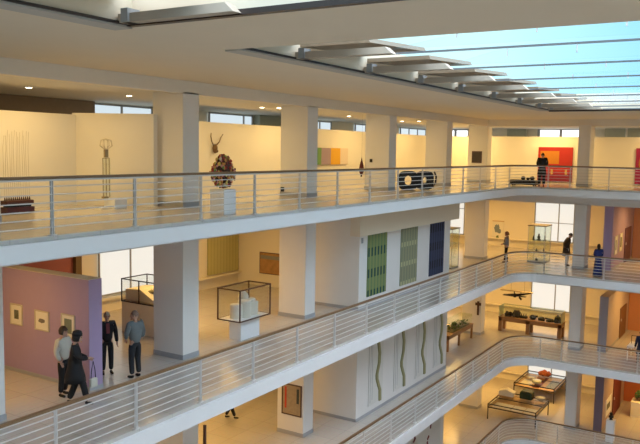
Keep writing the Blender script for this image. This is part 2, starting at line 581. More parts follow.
# ------------------------------------------------------------------ partitions and windows
def window(n, m, x0, x1, y0, y1, z0, z1, mull=(), axis='y', bar=.07, rows=()):
    """daylit pane on an outer wall with frame and mullions; axis: the wall's normal"""
    w = struct('window_%d' % n, m, box(x0, x1, y0, y1, z0, z1))
    f = MB()
    if axis == 'y':
        ya, yb = y0 - .05, y0 + .01
        f.box(x0 - bar, x0, ya, yb, z0 - bar, z1 + bar).box(x1, x1 + bar, ya, yb, z0 - bar, z1 + bar)
        f.box(x0, x1, ya, yb, z0 - bar, z0).box(x0, x1, ya, yb, z1, z1 + bar)
        for q in mull:
            f.box(q - bar / 2, q + bar / 2, ya, yb, z0, z1)
        for q in rows:
            f.box(x0, x1, ya + .02, yb, q - .02, q + .02)
    else:
        xa, xb = x0 - .05, x0 + .01
        f.box(xa, xb, y0 - bar, y0, z0 - bar, z1 + bar).box(xa, xb, y1, y1 + bar, z0 - bar, z1 + bar)
        f.box(xa, xb, y0, y1, z0 - bar, z0).box(xa, xb, y0, y1, z1, z1 + bar)
        for q in mull:
            f.box(xa, xb, q - bar / 2, q + bar / 2, z0, z1)
        for q in rows:
            f.box(xa + .02, xb, y0, y1, q - .02, q + .02)
    f.build('window_frame', FRAMEG, w)
    return w

wn = 0
def win(*a, **k):
    global wn
    wn += 1
    return window(wn, *a, **k)
# top storey clerestory
win(BLINDB, 18.05, 20.9, 20.62, 20.69, .7, 3.1, (19.4,), 'y')
win(BLINDB, 24.3, 27.2, 20.62, 20.69, .7, 3.1, (26.6,), 'y')
win(BLINDB, 31.2, 34.1, 20.62, 20.69, .7, 3.1, (33.0,), 'y')
win(BLINDB, 36.8, 39.6, 20.62, 20.69, .7, 3.1, (38.0,), 'y')
win(BLINDB, 42.6, 46.4, 20.62, 20.69, .7, 3.1, (43.8, 45.1), 'y')
win(BRIGHT, 47.12, 47.19, 10.5, 13.15, .7, 3.14, (11.88,), 'x', bar=.16)
win(BRIGHT, 47.12, 47.19, 17.9, 19.4, .7, 3.1, (18.75,), 'x', bar=.16)
win(BRIGHT, 47.12, 47.19, 5.2, 7.45, .7, 3.14, (6.3,), 'x', bar=.16)
# second storey
win(BLIND, 18.3, 21.15, 20.62, 20.69, FL[1] + .68, FL[1] + 3.2, (19.78,), 'y', bar=.05)
for i in (1, 2, 3):
    win(BLIND, 47.12, 47.19, 10.85, 13.2, FL[i] + .62, FL[i] + 3.2, (11.75,), 'x', bar=.06, rows=(FL[i] + 1.75,) if i == 1 else ())
win(BLIND, 47.12, 47.19, 17.95, 19.6, FL[1] + .62, FL[1] + 3.2, (), 'x', bar=.06, rows=(FL[1] + 2.3,))
win(BLIND, 47.12, 47.19, 17.95, 19.6, FL[2] + .62, FL[2] + 3.2, (), 'x', bar=.06)
for i in (1, 2, 3):
    struct('trim_sill', CREAM, MB().box(XW0, XB - .01, YB - .22, YB, FL[i] + .48, FL[i] + .54).box(XB - .22, XB, 8.0, YB - .22, FL[i] + .48, FL[i] + .54))

PW = 2.58
struct('partition', CREAM, box(3.0, 14.3, 17.0, 17.15, 0, 2.53))
struct('partition', CREAM, MB().prism([(14.3, 17.15), (14.3, 17.0), (15.30, 15.0), (15.45, 15.0), (14.45, 17.15)], 0, 2.58))
struct('partition', CREAM, box(18.4, 44.15, 18.0, 18.15, 0, PW + .03))
struct('partition', CREAM, box(44.0, 44.15, 1.0, 18.0, 0, 2.66))
# grey-green outer wall above the partitions, its unlit dimness put into the colour
DIMWALL = mat('dim_grey_green', (0.42, 0.44, 0.36), 0.8, var=.1)
mb = MB().box(46.9, 47.1, 14.0, 15.2, 0, 3.19).box(45.6, 45.7, 7.9, 9.0, 2.0, 3.19).box(45.2, 45.3, 6.9, 7.7, 2.0, 3.19)
struct('partition', DIMWALL, mb)
struct('partition', mat('dim_brown', (.25, .19, .14), .8, var=.2), MB().box(5, 17.9, 20.3, 20.6, 0, 3.19))  # added brown sheet: the unlit zone behind the partition as a dark colour
struct('partition', DIMWALL, box(27.4, 31.0, 20.3, 20.6, 0, 3.19))

# second storey: violet partition with three prints
Z2 = FL[1]
struct('partition', PURPLE, box(12.28, 12.69, 14.22, 20.4, Z2, Z2 + 2.77))
struct('trim_partition_top', CREAM, box(12.285, 12.685, 14.225, 20.4, Z2 + 2.77, Z2 + 2.78))
struct('baseboard_partition', PLINTH, box(12.27, 12.70, 14.21, 20.4, Z2, Z2 + .09))
struct('wall_left', REDWALL, box(9.0, 17.0, 20.45, 20.68, Z2, Z2 + 3.4))
struct('trim_wall_panel', mat('olive_brown', (.2, .13, .06), .8, var=.2), box(17.0, 17.25, 20.3, 20.68, Z2, Z2 + 3.4))

def picture(name, label, cat, c, n, w, h, fm, art, mount=PAPER, fw=.03, mw=.08, group=None, th=.035):
    """framed picture; c = centre on the wall, n = axis '-x' or '-y' it faces"""
    t = thing(name, label, cat, c, 0, group)
    def B(a0, a1, b0, b1, d0, d1):
        return box(-d1, -d0, a0, a1, b0, b1) if n == '-x' else box(a0, a1, -d1, -d0, b0, b1)
    f = MB()
    for (a0, a1, b0, b1) in ((-w / 2, -w / 2 + fw, -h / 2, h / 2), (w / 2 - fw, w / 2, -h / 2, h / 2),
                             (-w / 2 + fw, w / 2 - fw, -h / 2, -h / 2 + fw), (-w / 2 + fw, w / 2 - fw, h / 2 - fw, h / 2)):
        if n == '-x':
            f.box(-th, 0, a0, a1, b0, b1)
        else:
            f.box(a0, a1, -th, 0, b0, b1)
    f.build('frame', fm, t)
    if mount:
        B(-w / 2 + fw, w / 2 - fw, -h / 2 + fw, h / 2 - fw, .002, th * .5).build('mount', mount, t)
    aw, ah = w / 2 - fw - mw, h / 2 - fw - mw
    B(-aw, aw, -ah, ah, th * .5, th * .62).build('print', art, t)
    return t
WF = mat('pale_frame', (.62, .55, .42), .5, var=.1)
PR1 = mat('print_olive', (.22, .22, .14), .8, var=.7, scale=9)
PR2 = mat('print_drawing', (.62, .60, .52), .8, var=.75, scale=5)
PR3 = mat('print_green_grey', (.26, .30, .23), .8, var=.5, scale=6)
picture('framed_print', 'pale framed print with dark olive image, deepest of three on the violet wall', 'picture', (12.28, 17.00, Z2 + 1.56), '-x', .50, .56, WF, PR1, mw=.13, group='prints on the violet wall')
t = picture('framed_print', 'white mounted drawing in pale frame, middle of three on the violet wall', 'picture', (12.28, 15.97, Z2 + 1.53), '-x', .56, .52, WF, PAPER, mw=.06, group='prints on the violet wall')
MB().ball((-.024, 0, 0), .12, 12, .2, (.02, 1.1, .45)).build('drawing', mat('pencil_grey', (.25, .22, .19), .9, var=.4), t)
picture('framed_print', 'white mounted grey-green print behind the two visitors, on the violet wall', 'picture', (12.28, 14.97, Z2 + 1.53), '-x', .50, .60, WF, PR3, mw=.085, group='prints on the violet wall')

# far textiles in the bay with the model vitrine
struct('wall_bay', CREAM, box(26.4, 26.55, 16.5, YB, Z2, Z2 + 3.4))
solid('wall_hanging', 'large plain olive woven hanging on the far wall behind the white model', 'wall hanging',
      stripes('olive_weave', [(.46, .42, .17), (.54, .50, .21)], 'X', 30), MB().box(24.25, 26.34, 20.62, 20.67, Z2 + .60, Z2 + 3.2))
picture('framed_painting', 'orange and brown landscape painting with grey sky band beside the column', 'painting', (26.4, 18.72, Z2 + 1.03), '-x', 1.5, .95, DARKBROWN,
        mat('painting_amber', (.58, .32, .12), .7, var=.55, scale=5), None, fw=.025, mw=0)
box(-.03, -.022, -.7, .7, .18, .34).build('sky_band', mat('painting_grey', (.30, .30, .26), .8, var=.3), bpy.data.objects['framed_painting'])

# ------------------------------------------------------------------ stair and lift block
BX0, BX1, BY = 24.4, 33.35, 13.37
for i in (1, 2, 3):
    z = FL[i]
    struct('wall_block', PLASTER, box(BX0, BX1, BY, 16.6, z, z + H - .42))
    struct('baseboard_block', PLINTH, box(BX0 - .012, BX1 + .012, BY - .014, 16.6, z, z + .12))
struct('beam', SOFFIT, box(23.7, BX1 + .1, 12.98, BY + .02, Z2 + 2.9, Z2 + H - .42))
G1, G2, G3 = (.24, .28, .10), (.13, .21, .09), (.015, .07, .05)
for x0, x1, nm, lab, cols, rows in (
        (25.02, 26.62, 'green_weave', 'green woven hanging with dark lozenges, first of three on the white block', [G1, G2, G3], (7.6, 1.0, .64)),
        (27.92, 29.56, 'sage_weave', 'greyish sage woven hanging, between the green and the dark blue one', [(.30, .31, .18), (.22, .23, .15), (.45, .43, .24)], (7.6, 1.0, .86)),
        (30.92, 32.54, 'navy_weave', 'dark navy blue woven hanging near the far edge of the white block', [(.035, .055, .12), (.02, .03, .07), (.005, .008, .02)], (7.6, 4.0, .6))):
    o = thing('woven_hanging', lab, 'wall hanging', ((x0 + x1) / 2, BY - .004, Z2 + .42), 0, 'woven hangings on the white block')
    w = (x1 - x0) / 2
    box(-w, w, -.03, 0, 0, 2.42).build('textile', stripes(nm, cols, 'X', 24, rows=rows), o)
    box(-w - .02, w + .02, -.045, 0, 2.42, 2.46).build('hanging_rod', WHITE, o)
solid('wall_label', 'small grey sign at the top corner of the white block', 'sign', FRAMEG, box(24.52, 24.66, BY - .015, BY, Z2 + 2.55, Z2 + 2.75))
# relief strips on the storey below
Z3 = FL[2]
OLV = mat('olive_relief', (.36, .34, .16), .6, var=.2)
LINE = mat('relief_panel', (.72, .71, .66), .7, var=.04)
RX = [26.1, 28.35, 30.5, 32.5]
RT = ['first wavy olive strip relief on the lower white block, beside its near corner', 'second wavy olive strip relief from the near corner of the white block',
      'third wavy olive strip relief from the near corner of the white block', 'last wavy olive strip relief, by the far edge of the white block']
for x, lab in zip(RX, RT):
    o = thing('strip_relief', lab, 'relief', (x, BY - .012, Z3 + .35), 0, 'olive strip reliefs')
    box(-.75, .45, -.02, 0, 0, 3.0).build('panel', LINE, o)
    pts = [(.20, 0), (.17, .45), (-.10, .95), (-.12, 1.15), (.06, 1.6), (.08, 2.0), (-.06, 2.55), (-.04, 3.0)]
    w = .085
    poly = [(a - w, b) for a, b in pts] + [(a + w, b) for a, b in pts[::-1]]
    MB().prism(poly, -.07, -.021, 'y').build('wavy_strip', OLV, o)
    MB().bar((-.45, -.022, .2), (-.50, -.022, 2.8), .012).bar((-.62, -.022, .1), (-.60, -.022, 2.9), .012).build('thin_line', PLINTH, o)
# red marks on the lowest storey block
Z4 = FL[3]
o = thing('red_mark_relief', 'white panel with scattered small dark red wooden shapes on lowest white block', 'relief', (31.0, BY - .012, Z4 + .4), 0)
box(-2.2, 1.9, -.02, 0, 0, 2.6).build('panel', LINE, o)
RED = mat('dark_red', (.22, .02, .02), .5, var=.3)
for (a, b, c, d) in ((.62, 1.45, .70, 1.75), (.70, 1.72, .58, 1.85), (.30, 1.02, .48, 1.14), (.36, .72, .30, .92), (-1.25, 1.40, -1.05, 1.55), (-1.1, 1.55, -1.22, 1.72), (-.3, .4, -.2, .6)):
    MB().bar((a, -.036, b), (c, -.036, d), .03, .09).build('red_shape', RED, o)

# ------------------------------------------------------------------ vitrines on the second storey
def glass_case(t, x0, x1, y0, y1, z0, z1, fm, fw=.03, gm=GLASS, top=True, bars=()):
    f = MB()
    for x in (x0, x1 - fw):
        for y in (y0, y1 - fw):
            f.box(x, x + fw, y, y + fw, z0, z1)
    for z in (z0, z1 - fw):
        f.box(x0 + fw, x1 - fw, y0, y0 + fw, z, z + fw).box(x0 + fw, x1 - fw, y1 - fw, y1, z, z + fw)
        f.box(x0, x0 + fw, y0 + fw, y1 - fw, z, z + fw).box(x1 - fw, x1, y0 + fw, y1 - fw, z, z + fw)
    for b in bars:
        f.box(x0, x0 + fw, b - fw / 2, b + fw / 2, z0 + fw, z1 - fw)
    f.build('case_frame', fm, t)
    e = .008
    q = fw / 2 - e / 2
    for nm, (a0, a1, b0, b1, c0, c1) in (('glass_pane', (x0 + q, x0 + q + e, y0 + fw, y1 - fw, z0 + fw, z1 - fw)),
                                     ('glass_pane', (x1 - q - e, x1 - q, y0 + fw, y1 - fw, z0 + fw, z1 - fw)),
                                     ('glass_pane', (x0 + fw, x1 - fw, y0 + q, y0 + q + e, z0 + fw, z1 - fw)),
                                     ('glass_pane', (x0 + fw, x1 - fw, y1 - q - e, y1 - q, z0 + fw, z1 - fw)),
                                     ('glass_pane', (x0 + fw, x1 - fw, y0 + fw, y1 - fw, z1 - q - e, z1 - q))):
        box(a0, a1, b0, b1, c0, c1).build(nm, gm, t)

o = thing('display_case', 'dark framed glass case on white pedestal holding the white tower model', 'display case', (18.68, 14.4, Z2))
box(-.42, .56, -.22, .25, 0, .66, .01).build('pedestal', WHITE, o)
box(-.76, .82, -.44, .43, .66, .70).build('base_board', WHITE, o)
glass_case(o, -.78, .84, -.46, .45, .67, 1.69, DARKBROWN, .036)
# plaster model of a cluster of towers
o = thing('tower_model', 'white plaster model of clustered round towers inside the glass case', 'model', (18.70, 14.4, Z2 + .70))
MB().lathe([(.20, 0), (.20, .40), (.185, .44), (.12, .455)], (-.38, .02)).build('round_tower', MODELW, o, smooth=False)
MB().lathe([(.215, 0), (.215, .48), (.20, .53), (.10, .55)], (-.08, -.08)).build('round_tower', MODELW, o)
MB().lathe([(.16, 0), (.16, .56), (.17, .60), (.145, .68), (.07, .76), (.01, .78)], (.14, .14)).build('domed_tower', MODELW, o)
MB().box(.10, .50, -.2, .16, 0, .44, .03).lathe([(.15, .40), (.14, .50), (.06, .54)], (.26, -.02)).lathe([(.12, .40), (.11, .49), (.05, .52)], (.44, .02)).build('block_tower', MODELW, o)
MB().box(-.25, .55, .1, .3, 0, .34, .02).build('rear_block', MODELW, o)

o = thing('display_case', 'long white plinth case with thin dark frame before the blinds', 'display case', (17.0, 17.3, Z2))
box(0, 1.15, -1.2, .82, 0, 1.0, .01).build('plinth', CREAM, o)
glass_case(o, -.01, 1.16, -1.21, .83, 1.0, 1.76, BLACKM, .03, bars=(.04,))
box(-.012, 1.162, -1.212, .832, .985, 1.06).build('dark_rim', DARKBROWN, o) if False else None
o2 = thing('terrain_model', 'cream sloping landscape model in the case before the blinds', 'model', (17.0, 17.3, Z2 + 1.035))
MB().prism([(.76, 0), (.76, .36), (.1, .40), (-.5, .10), (-1.1, .04), (-1.1, 0)], .12, 1.05, 'x').build('slope', MODELW, o2)
MB().ball((.5, -.1, .30), .16, 12, .1, (1.2, 1, .5)).build('hillock', mat('moss', (.35, .33, .2), .9, var=.4), o2)

# ------------------------------------------------------------------ top storey exhibits
o = thing('wire_comb_sculpture', 'dark red spiked comb base with tall thin wires rising against the cream wall', 'sculpture', (11.42, 15.7, 0))
o.scale = (.9, 1, 1)
box(-.42, .42, -.14, .14, .02, .17).build('lower_block', mat('oxblood', (.09, .02, .03), .4, var=.3), o)
box(-.36, .36, -.09, .09, .17, .22).build('neck', BLACK, o)
box(-.43, .43, -.12, .12, .22, .33, .02).build('upper_block', mat('dark_red_wood', (.10, .025, .015), .4, var=.4, scale=14), o)
mb = MB()
for k in range(13):
    x = -.38 + k * .0633
    mb.lathe([(.028, .32), (.02, .36), (.004, .43)], (x, 0), 8)
mb.build('spikes', DARKBROWN, o)
WIRE = mat('pale_wire', (.62, .54, .38), .4, .5)
for k in range(13):
    x = -.38 + k * .0633
    r = random.uniform
    MB().tube([(x, 0, .42), (x + r(-.012, .012), .02, 1.0), (x + r(-.02, .02), .02, 1.6), (x + r(-.03, .03), 0, 1.95 + r(-.1, .06))], .004, 5).build('wire', WIRE, o)
o = thing('glass_figure', 'slender transparent standing figure with lantern head on low white block', 'sculpture', (13.93, 15.35, 0))
box(-.02, .42, -.3, .12, 0, .26, .01).build('base_block', WHITE, o)
box(-.32, .08, -.12, .12, 0, .04).build('foot_plate', CREAM, o)
THIN = mat('thin_bronze', (.40, .30, .16), .4, .5, var=.2)
mb = MB()
for dx in (-.14, -.03, .08):
    mb.tube([(dx, 0, .30), (dx, .01, 1.35)], .012, 6)
mb.tube([(-.14, 0, 1.35), (.08, 0, 1.35)], .012, 6)
mb.build('body_rods', THIN, o)
box(-.15, .10, -.02, .02, .34, 1.34).build('glass_body', GLASSG, o)
box(-.09, .02, -.03, .03, 1.37, 1.58).build('neck', THIN, o)
mb = MB()
for k in range(8):
    a = k * PI / 4
    mb.tube([(-.03, 0, 1.55), (-.03 + .2 * math.cos(a), .12 * math.sin(a), 1.68), (-.03 + .16 * math.cos(a), .1 * math.sin(a), 1.82), (-.03, 0, 1.86)], .012, 5)
mb.build('lantern_head', mat('pale_horn', (.66, .58, .42), .5, var=.2), o)
box(-.16, -.0, -.05, .05, .28, .33).build('ankle_clamp', THIN, o)

o = thing('flower_ball_sculpture', 'ball of red, pink and yellow blossoms standing on the white pedestal', 'sculpture', (14.80, 12.1, .675))
o.scale = (.66, .66, .95)
MB().ball((0, 0, .40), .36, 16, .08, (1.0, 1.0, 1.1)).build('core', mat('core_brown', (.10, .05, .03), .8, var=.5), o)
FCOL = [('blossom_red', (.62, .07, .05)), ('blossom_dark', (.28, .06, .05)), ('blossom_pink', (.85, .42, .36)), ('blossom_yellow', (.95, .78, .20)), ('blossom_green', (.26, .42, .10)), ('blossom_cream', (.92, .84, .62)), ('blossom_orange', (.85, .40, .10))]  # colours brightened in place of a spotlight on the ball
buckets = [MB() for _ in FCOL]
wts = [20, 22, 14, 9, 12, 6, 16]
for k in range(330):
    u, v = random.uniform(-1, 1), random.uniform(0, 2 * PI)
    s = math.sqrt(1 - u * u)
    taper = 1.0 - .28 * max(0, u)
    rr = .42 + random.uniform(-.05, .08)
    p = (rr * s * math.cos(v) * taper, rr * s * math.sin(v) * taper, .41 + u * .40 + (.05 if u > .6 else 0))
    j = random.choices(range(len(FCOL)), wts)[0]
    if u < -.1 and math.sin(v) < 0 and random.random() < .4:
        j = random.choice([3, 2, 5, 6])  # brighter blossoms low in front stand in for light catching there
    buckets[j].ball(p, random.uniform(.03, .055), 7, .25)
for (nm, c), b in zip(FCOL, buckets):
    q = b.build('blossoms', mat(nm, c, .6, var=.4, scale=20), o)
    q['kind'] = 'stuff'
solid('pedestal', 'plain white square pedestal carrying the ball of blossoms', 'pedestal', WHITE, box(14.56, 15.04, 11.87, 12.33, 0, .63, .01))

o = thing('antlered_mask', 'brown animal mask with two long thin horns hung on cream wall', 'sculpture', (21.45, 18.0, 1.64))
o.scale = (.74, .74, .74)
MB().ball((0, -.10, 0), .2, 14, .05, (.85, .5, 1.15)).ball((0, -.2, -.12), .09, 10, .03, (1, 1, .9)).build('mask', mat('mask_brown', (.20, .11, .04), .6, var=.5, scale=16), o, smooth=True)
HORN = mat('horn', (.26, .17, .08), .5, var=.3)
MB().tube([(-.1, -.08, .16), (-.25, -.1, .36), (-.32, -.1, .60), (-.30, -.1, .78)], [.035, .03, .025, .015], 8).build('horn', HORN, o, smooth=True)
MB().tube([(.1, -.08, .16), (.32, -.1, .34), (.42, -.1, .54), (.62, -.1, .74)], [.035, .03, .025, .015], 8).build('horn', HORN, o, smooth=True)

o = thing('striped_painting', 'painting of wide green, mauve, orange and cream bars behind the columns', 'painting', (29.2, 17.98, 1.0))
PC = [('bar_green', (.16, .33, .10), -1.0, -.28), ('bar_mauve', (.42, .30, .34), -.28, .55), ('bar_orange', (.82, .42, .02), .55, 1.42), ('bar_cream', (.80, .66, .50), 1.42, 2.15)]
for nm, c, a, b in PC:
    box(a, b, -.05, 0, 0, .76).build('colour_bar', mat(nm, c, .6, var=.06), o)

o = thing('loop_sculpture', 'thick black looped floor sculpture like linked rings between two columns', 'sculpture', (29.9, 13.65, 0), -1.126)
o.scale = (.88, .9, .95)
# two fat rings standing side by side, linked in the middle, and a curved end rib
def fat_ring(cx, cz, rx, rz, thick, hx, hz, dep, tilt=0):
    n = 28
    bm = MB()
    vo, vi = [], []
    fr, bk = [], []
    for k in range(n):
        a = 2 * PI * k / n
        ca, sa = math.cos(a), math.sin(a)
        e = .55
        px = cx + rx * math.copysign(abs(ca) ** e, ca); pz = cz + rz * math.copysign(abs(sa) ** e, sa)
        qx = cx + hx * ca; qz = cz + hz * sa
        fr.append((px, -dep / 2, pz)); bk.append((px, dep / 2, pz)); vo.append((qx, -dep / 2, qz)); vi.append((qx, dep / 2, qz))
    b = bm.bm
    rows = [[b.verts.new(p) for p in r] for r in (fr, bk, vi, vo)]
    for k in range(n):
        for j in range(4):
            r, s = rows[j], rows[(j + 1) % 4]
            b.faces.new([r[k], r[(k + 1) % n], s[(k + 1) % n], s[k]])
    return bm
fat_ring(-.40, .43, .47, .43, .2, .17, .22, .42).build('ring', BLACK, o)
fat_ring(.42, .45, .44, .42, .2, .09, .15, .42).build('ring', BLACK, o)
MB().box(-.08, .12, -.17, .17, .30, .58, .03).build('link', BLACK, o)
MB().tube([(.84, .1, .12), (.96, .1, .35), (.98, .1, .62), (.88, .1, .88)], .045, 8).build('end_rib', BLACK, o, smooth=True)
picture('framed_picture', 'small nearly black square picture on the cream column side at the corner', 'picture', (40.5, 14.80, 1.42), '-x', .58, .66, DARKBROWN, mat('print_black', (.05, .04, .045), .4, var=.5, scale=5), None, fw=.06, mw=0)
o = thing('wall_pendant', 'dark red drop-shaped hanging beside the third tall column', 'sculpture', (28.15, 15.42, .62))
o.scale = (.7, .7, .7)
MB().lathe([(.01, .0), (.10, .10), (.17, .32), (.12, .62), (.04, .92), (.008, 1.08)], n=14).build('drop', mat('dark_red_felt', (.12, .02, .015), .8, var=.4), o, smooth=True)
MB().tube([(0, 0, 1.08), (0, 0, 3.68)], .004, 6).build('cord', BLACK, o)
MB().tube([(0, 0, -.10), (0, 0, 0)], .05, 10).build('tassel', BLACK, o)
solid('wall_switch_box', 'small black box on the third column side above the handrail', 'switch box', BLACK, box(28.27, 28.30, 14.98, 15.10, 1.18, 1.32))
solid('wall_switch_box', 'tiny black box low on the second column side, behind the railing', 'switch box', BLACK, box(21.94, 21.97, 15.16, 15.30, .16, .32))

o = thing('display_bench', 'low black bench with dark objects beside the visitor in black', 'bench', (38.5, 11.47, 0))
box(-.25, .25, -.66, .66, .06, .31, .01).build('top', BLACK, o)
for yy in (-.58, .50):
    for xx in (-.2, .14):
        box(xx, xx + .06, yy, yy + .06, 0, .06).build('leg', BLACK, o)
for k, (yy, r, nm) in enumerate(((.05, .12, 'small black rounded lump on the low bench, the one away from the visitor'), (-.2, .09, 'lowest black lump in the middle of the low bench'), (-.42, .13, 'black rounded lump on the low bench next to the visitor'))):
    solid('stone_lump', nm, 'sculpture', BLACK, MB().ball((0, 0, r * .75), r, 10, .08, (1, 1, .8)), (38.5, 11.47 + yy, .31), 'lumps on the bench', True)

o = thing('red_painting', 'large red canvas with orange rectangle behind the visitor in black', 'painting', (43.975, 11.33, .08))
box(-.06, 0, -.98, .98, 0, 1.98).build('canvas', mat('canvas_red', (.46, .02, .012), .6, var=.12), o)
box(-.066, -.06, -.22, .86, 1.02, 1.76).build('orange_rectangle', mat('canvas_orange', (.55, .20, .015), .6, var=.12), o)
box(-.066, -.06, -.70, -.58, .42, .72).build('cream_mark', mat('canvas_cream', (.6, .42, .12), .6), o)
box(-.066, -.06, .10, .22, .42, .72).build('cream_mark', mat('canvas_cream', (.6, .42, .12), .6), o)
box(-.064, -.06, -.98, .98, 0, .46).build('crimson_band', mat('canvas_crimson', (.26, .008, .03), .6, var=.1), o)
o = thing('magenta_painting', 'magenta canvas with olive disc cut by the picture edge past the column', 'painting', (43.975, 6.0, .08))
box(-.06, 0, -.98, .98, 0, 1.98).build('canvas', mat('canvas_magenta', (.36, .012, .07), .6, var=.12), o)
MB().ball((-.062, .1, 1.15), .72, 20, 0, (.006, 1, 1)).build('olive_disc', mat('canvas_olive', (.42, .24, .02), .6), o)

# ------------------------------------------------------------------ second storey, back gallery
struct('partition', CREAM, box(44.5, 44.62, 14.1, 16.2, Z2, Z2 + 3.4)) if False else None
o = thing('poster_panel', 'white poster with blue ink flowers on the wall by the striped visitor', 'poster', (47.19, 15.62, Z2 + .1))
box(-.05, 0, -.38, .38, .3, 1.50).build('sheet', PAPER, o)
box(-.055, 0, -.38, .38, 1.50, 1.55).build('hanging_rail', WOODL, o)
MB().ball((-.052, .05, 1.05), .2, 12, .35, (.01, .8, 1.2)).ball((-.052, -.1, .85), .14, 10, .35, (.01, 1, 1)).build('ink_flower', mat('ink_blue', (.22, .28, .34), .8, var=.3), o)
MB().ball((-.052, .0, .48), .12, 10, .35, (.01, .8, 1)).build('leaf_blot', mat('ink_green', (.14, .2, .08), .8, var=.3), o)

def showcase(lab, x, y, sx, sy, h, shelves, roofm=None):
    o = thing('glass_showcase', lab, 'showcase', (x, y, Z2))
    e = .03
    for a in (-sx / 2, sx / 2 - e):
        for b in (-sy / 2, sy / 2 - e):
            box(a, a + e, b, b + e, .06, h - .05).build('corner_post', STEEL, o)
    box(-sx / 2, sx / 2, -sy / 2, sy / 2, 0, .06).build('base', FRAMEG, o)
    box(-sx / 2 - .03, sx / 2 + .03, -sy / 2 - .03, sy / 2 + .03, h - .05, h).build('top_cover', roofm or mat('case_top', (.24, .20, .13), .5, var=.2), o)
    for s in shelves:
        box(-sx / 2 + .01, sx / 2 - .01, -sy / 2 + .01, sy / 2 - .01, s - .015, s).build('shelf', GLASSG, o)
    q = .012
    for (a0, a1, b0, b1) in ((-sx / 2 + q, -sx / 2 + q + .006, -sy / 2 + e, sy / 2 - e), (sx / 2 - q - .006, sx / 2 - q, -sy / 2 + e, sy / 2 - e),
                             (-sx / 2 + e, sx / 2 - e, -sy / 2 + q, -sy / 2 + q + .006), (-sx / 2 + e, sx / 2 - e, sy / 2 - q - .006, sy / 2 - q)):
        box(a0, a1, b0, b1, .06, h - .05).build('glass_pane', GLASSG, o)
    return o
showcase('tall glass showcase of small figures before the daylit blinds', 41.85, 11.45, 1.25, .95, 2.08, (.55, .98, 1.22))
DG = mat('dark_bronze_green', (.06, .09, .06), .5, .3, var=.4)
def figurine(lab, x, y, z, h, r, m=DG, grp='figurines in the showcase'):
    mb = MB().lathe([(r, 0), (r * .95, h * .12), (r * .45, h * .2), (r * .7, h * .45), (r * .5, h * .65), (r * .25, h * .72), (r * .38, h * .85), (r * .05, h)], n=12)
    return solid('figurine', lab, 'figurine', m, mb, (x, y, z), grp, True)
figurine('small dark vase at the window-left end of the showcase top shelf', 41.6, 11.72, Z2 + 1.22, .26, .08)
figurine('broad green bronze in the middle of the showcase top shelf', 41.7, 11.45, Z2 + 1.22, .38, .13)
figurine('slim dark figure at the column end of the showcase top shelf', 41.8, 11.14, Z2 + 1.22, .40, .06)
figurine('dark cup on the middle showcase shelf', 41.6, 11.52, Z2 + .55, .22, .10)
figurine('slim pot beside the dark cup on the middle showcase shelf', 41.9, 11.2, Z2 + .55, .26, .06)
figurine('low dark bowl on the floor of the glass showcase', 41.6, 11.5, Z2 + .06, .2, .12)
showcase('glass showcase with a pale top, half hidden by the white block edge', 36.6, 14.9, 1.0, 1.1, 2.1, (.55, .95, 1.3))
figurine('green jar high in the half hidden showcase', 36.4, 14.75, Z2 + 1.3, .30, .08, DG, 'jars in the half hidden showcase')
figurine('green jar on the middle shelf of the half hidden showcase', 36.4, 14.8, Z2 + .95, .22, .08, DG, 'jars in the half hidden showcase')
figurine('dark jar on the lowest shelf of the half hidden showcase', 36.4, 14.85, Z2 + .55, .26, .08, BLACK, 'jars in the half hidden showcase')

# coloured partitions by the short side, one per storey
def side_room(i, m, endm, doorm, h, wallm, doorx):
    z = FL[i]
    p = struct('partition', m, box(40.85, XB - .01, 7.42, 7.86, z, z + h))
    box(40.84, 40.85, 7.425, 7.855, z, z + h - .005).build('end_face', endm, p)  # cooler daylight tone of the wall end put into this panel's colour
    struct('baseboard_partition', PLINTH, box(40.83, XB - .02, 7.405, 7.42, z, z + .1))
    d = struct('door_%d' % i, doorm, box(doorx[0], doorx[1], 7.37, 7.419, z, z + doorx[2]))
    box(doorx[0] + .12, doorx[0] + .16, 7.33, 7.37, z + 1.0, z + 1.14).build('door_handle', STEEL, d)
    struct('wall_side', wallm, box(XB - .12, XB - .005, YW0 + .05, 7.40, z, z + 3.4))
side_room(1, PURPLE, VIOLET, mat('plum_door', (.16, .07, .09), .6, var=.1), 3.4, mat('terracotta_paint', (.46, .22, .15), .8, var=.08), (44.5, 46.3, 1.95))
side_room(2, TAN, mat('grey_end', (.40, .36, .38), .7, var=.05), mat('brown_door', (.22, .10, .04), .6, var=.1), 2.97, ORANGE, (44.4, 46.2, 1.75))
side_room(3, mat('clay_paint', (.52, .38, .32), .75, var=.06), mat('mauve_end', (.22, .17, .22), .7, var=.05), mat('oxblood_door', (.16, .03, .02), .6, var=.1), 3.1, mat('rust_paint', (.50, .14, .05), .8, var=.08), (43.6, 45.9, 2.3))
picture('framed_print', 'narrow pale print on the violet partition near its bluish end', 'picture', (41.95, 7.42, Z2 + 1.25), '-y', .8, 1.0, WF, PR2, mw=.2, group='prints on the far violet partition')
picture('framed_print', 'narrow pale print on the violet partition beside the dark doorway', 'picture', (43.35, 7.42, Z2 + 1.28), '-y', .8, 1.0, WF, PR1, mw=.2, group='prints on the far violet partition')
picture('framed_print', 'cream framed print with dark image beside the dark red door', 'picture', (42.35, 7.42, Z4 + 1.05), '-y', 1.5, .95, PAPER, PR1, mw=.28)

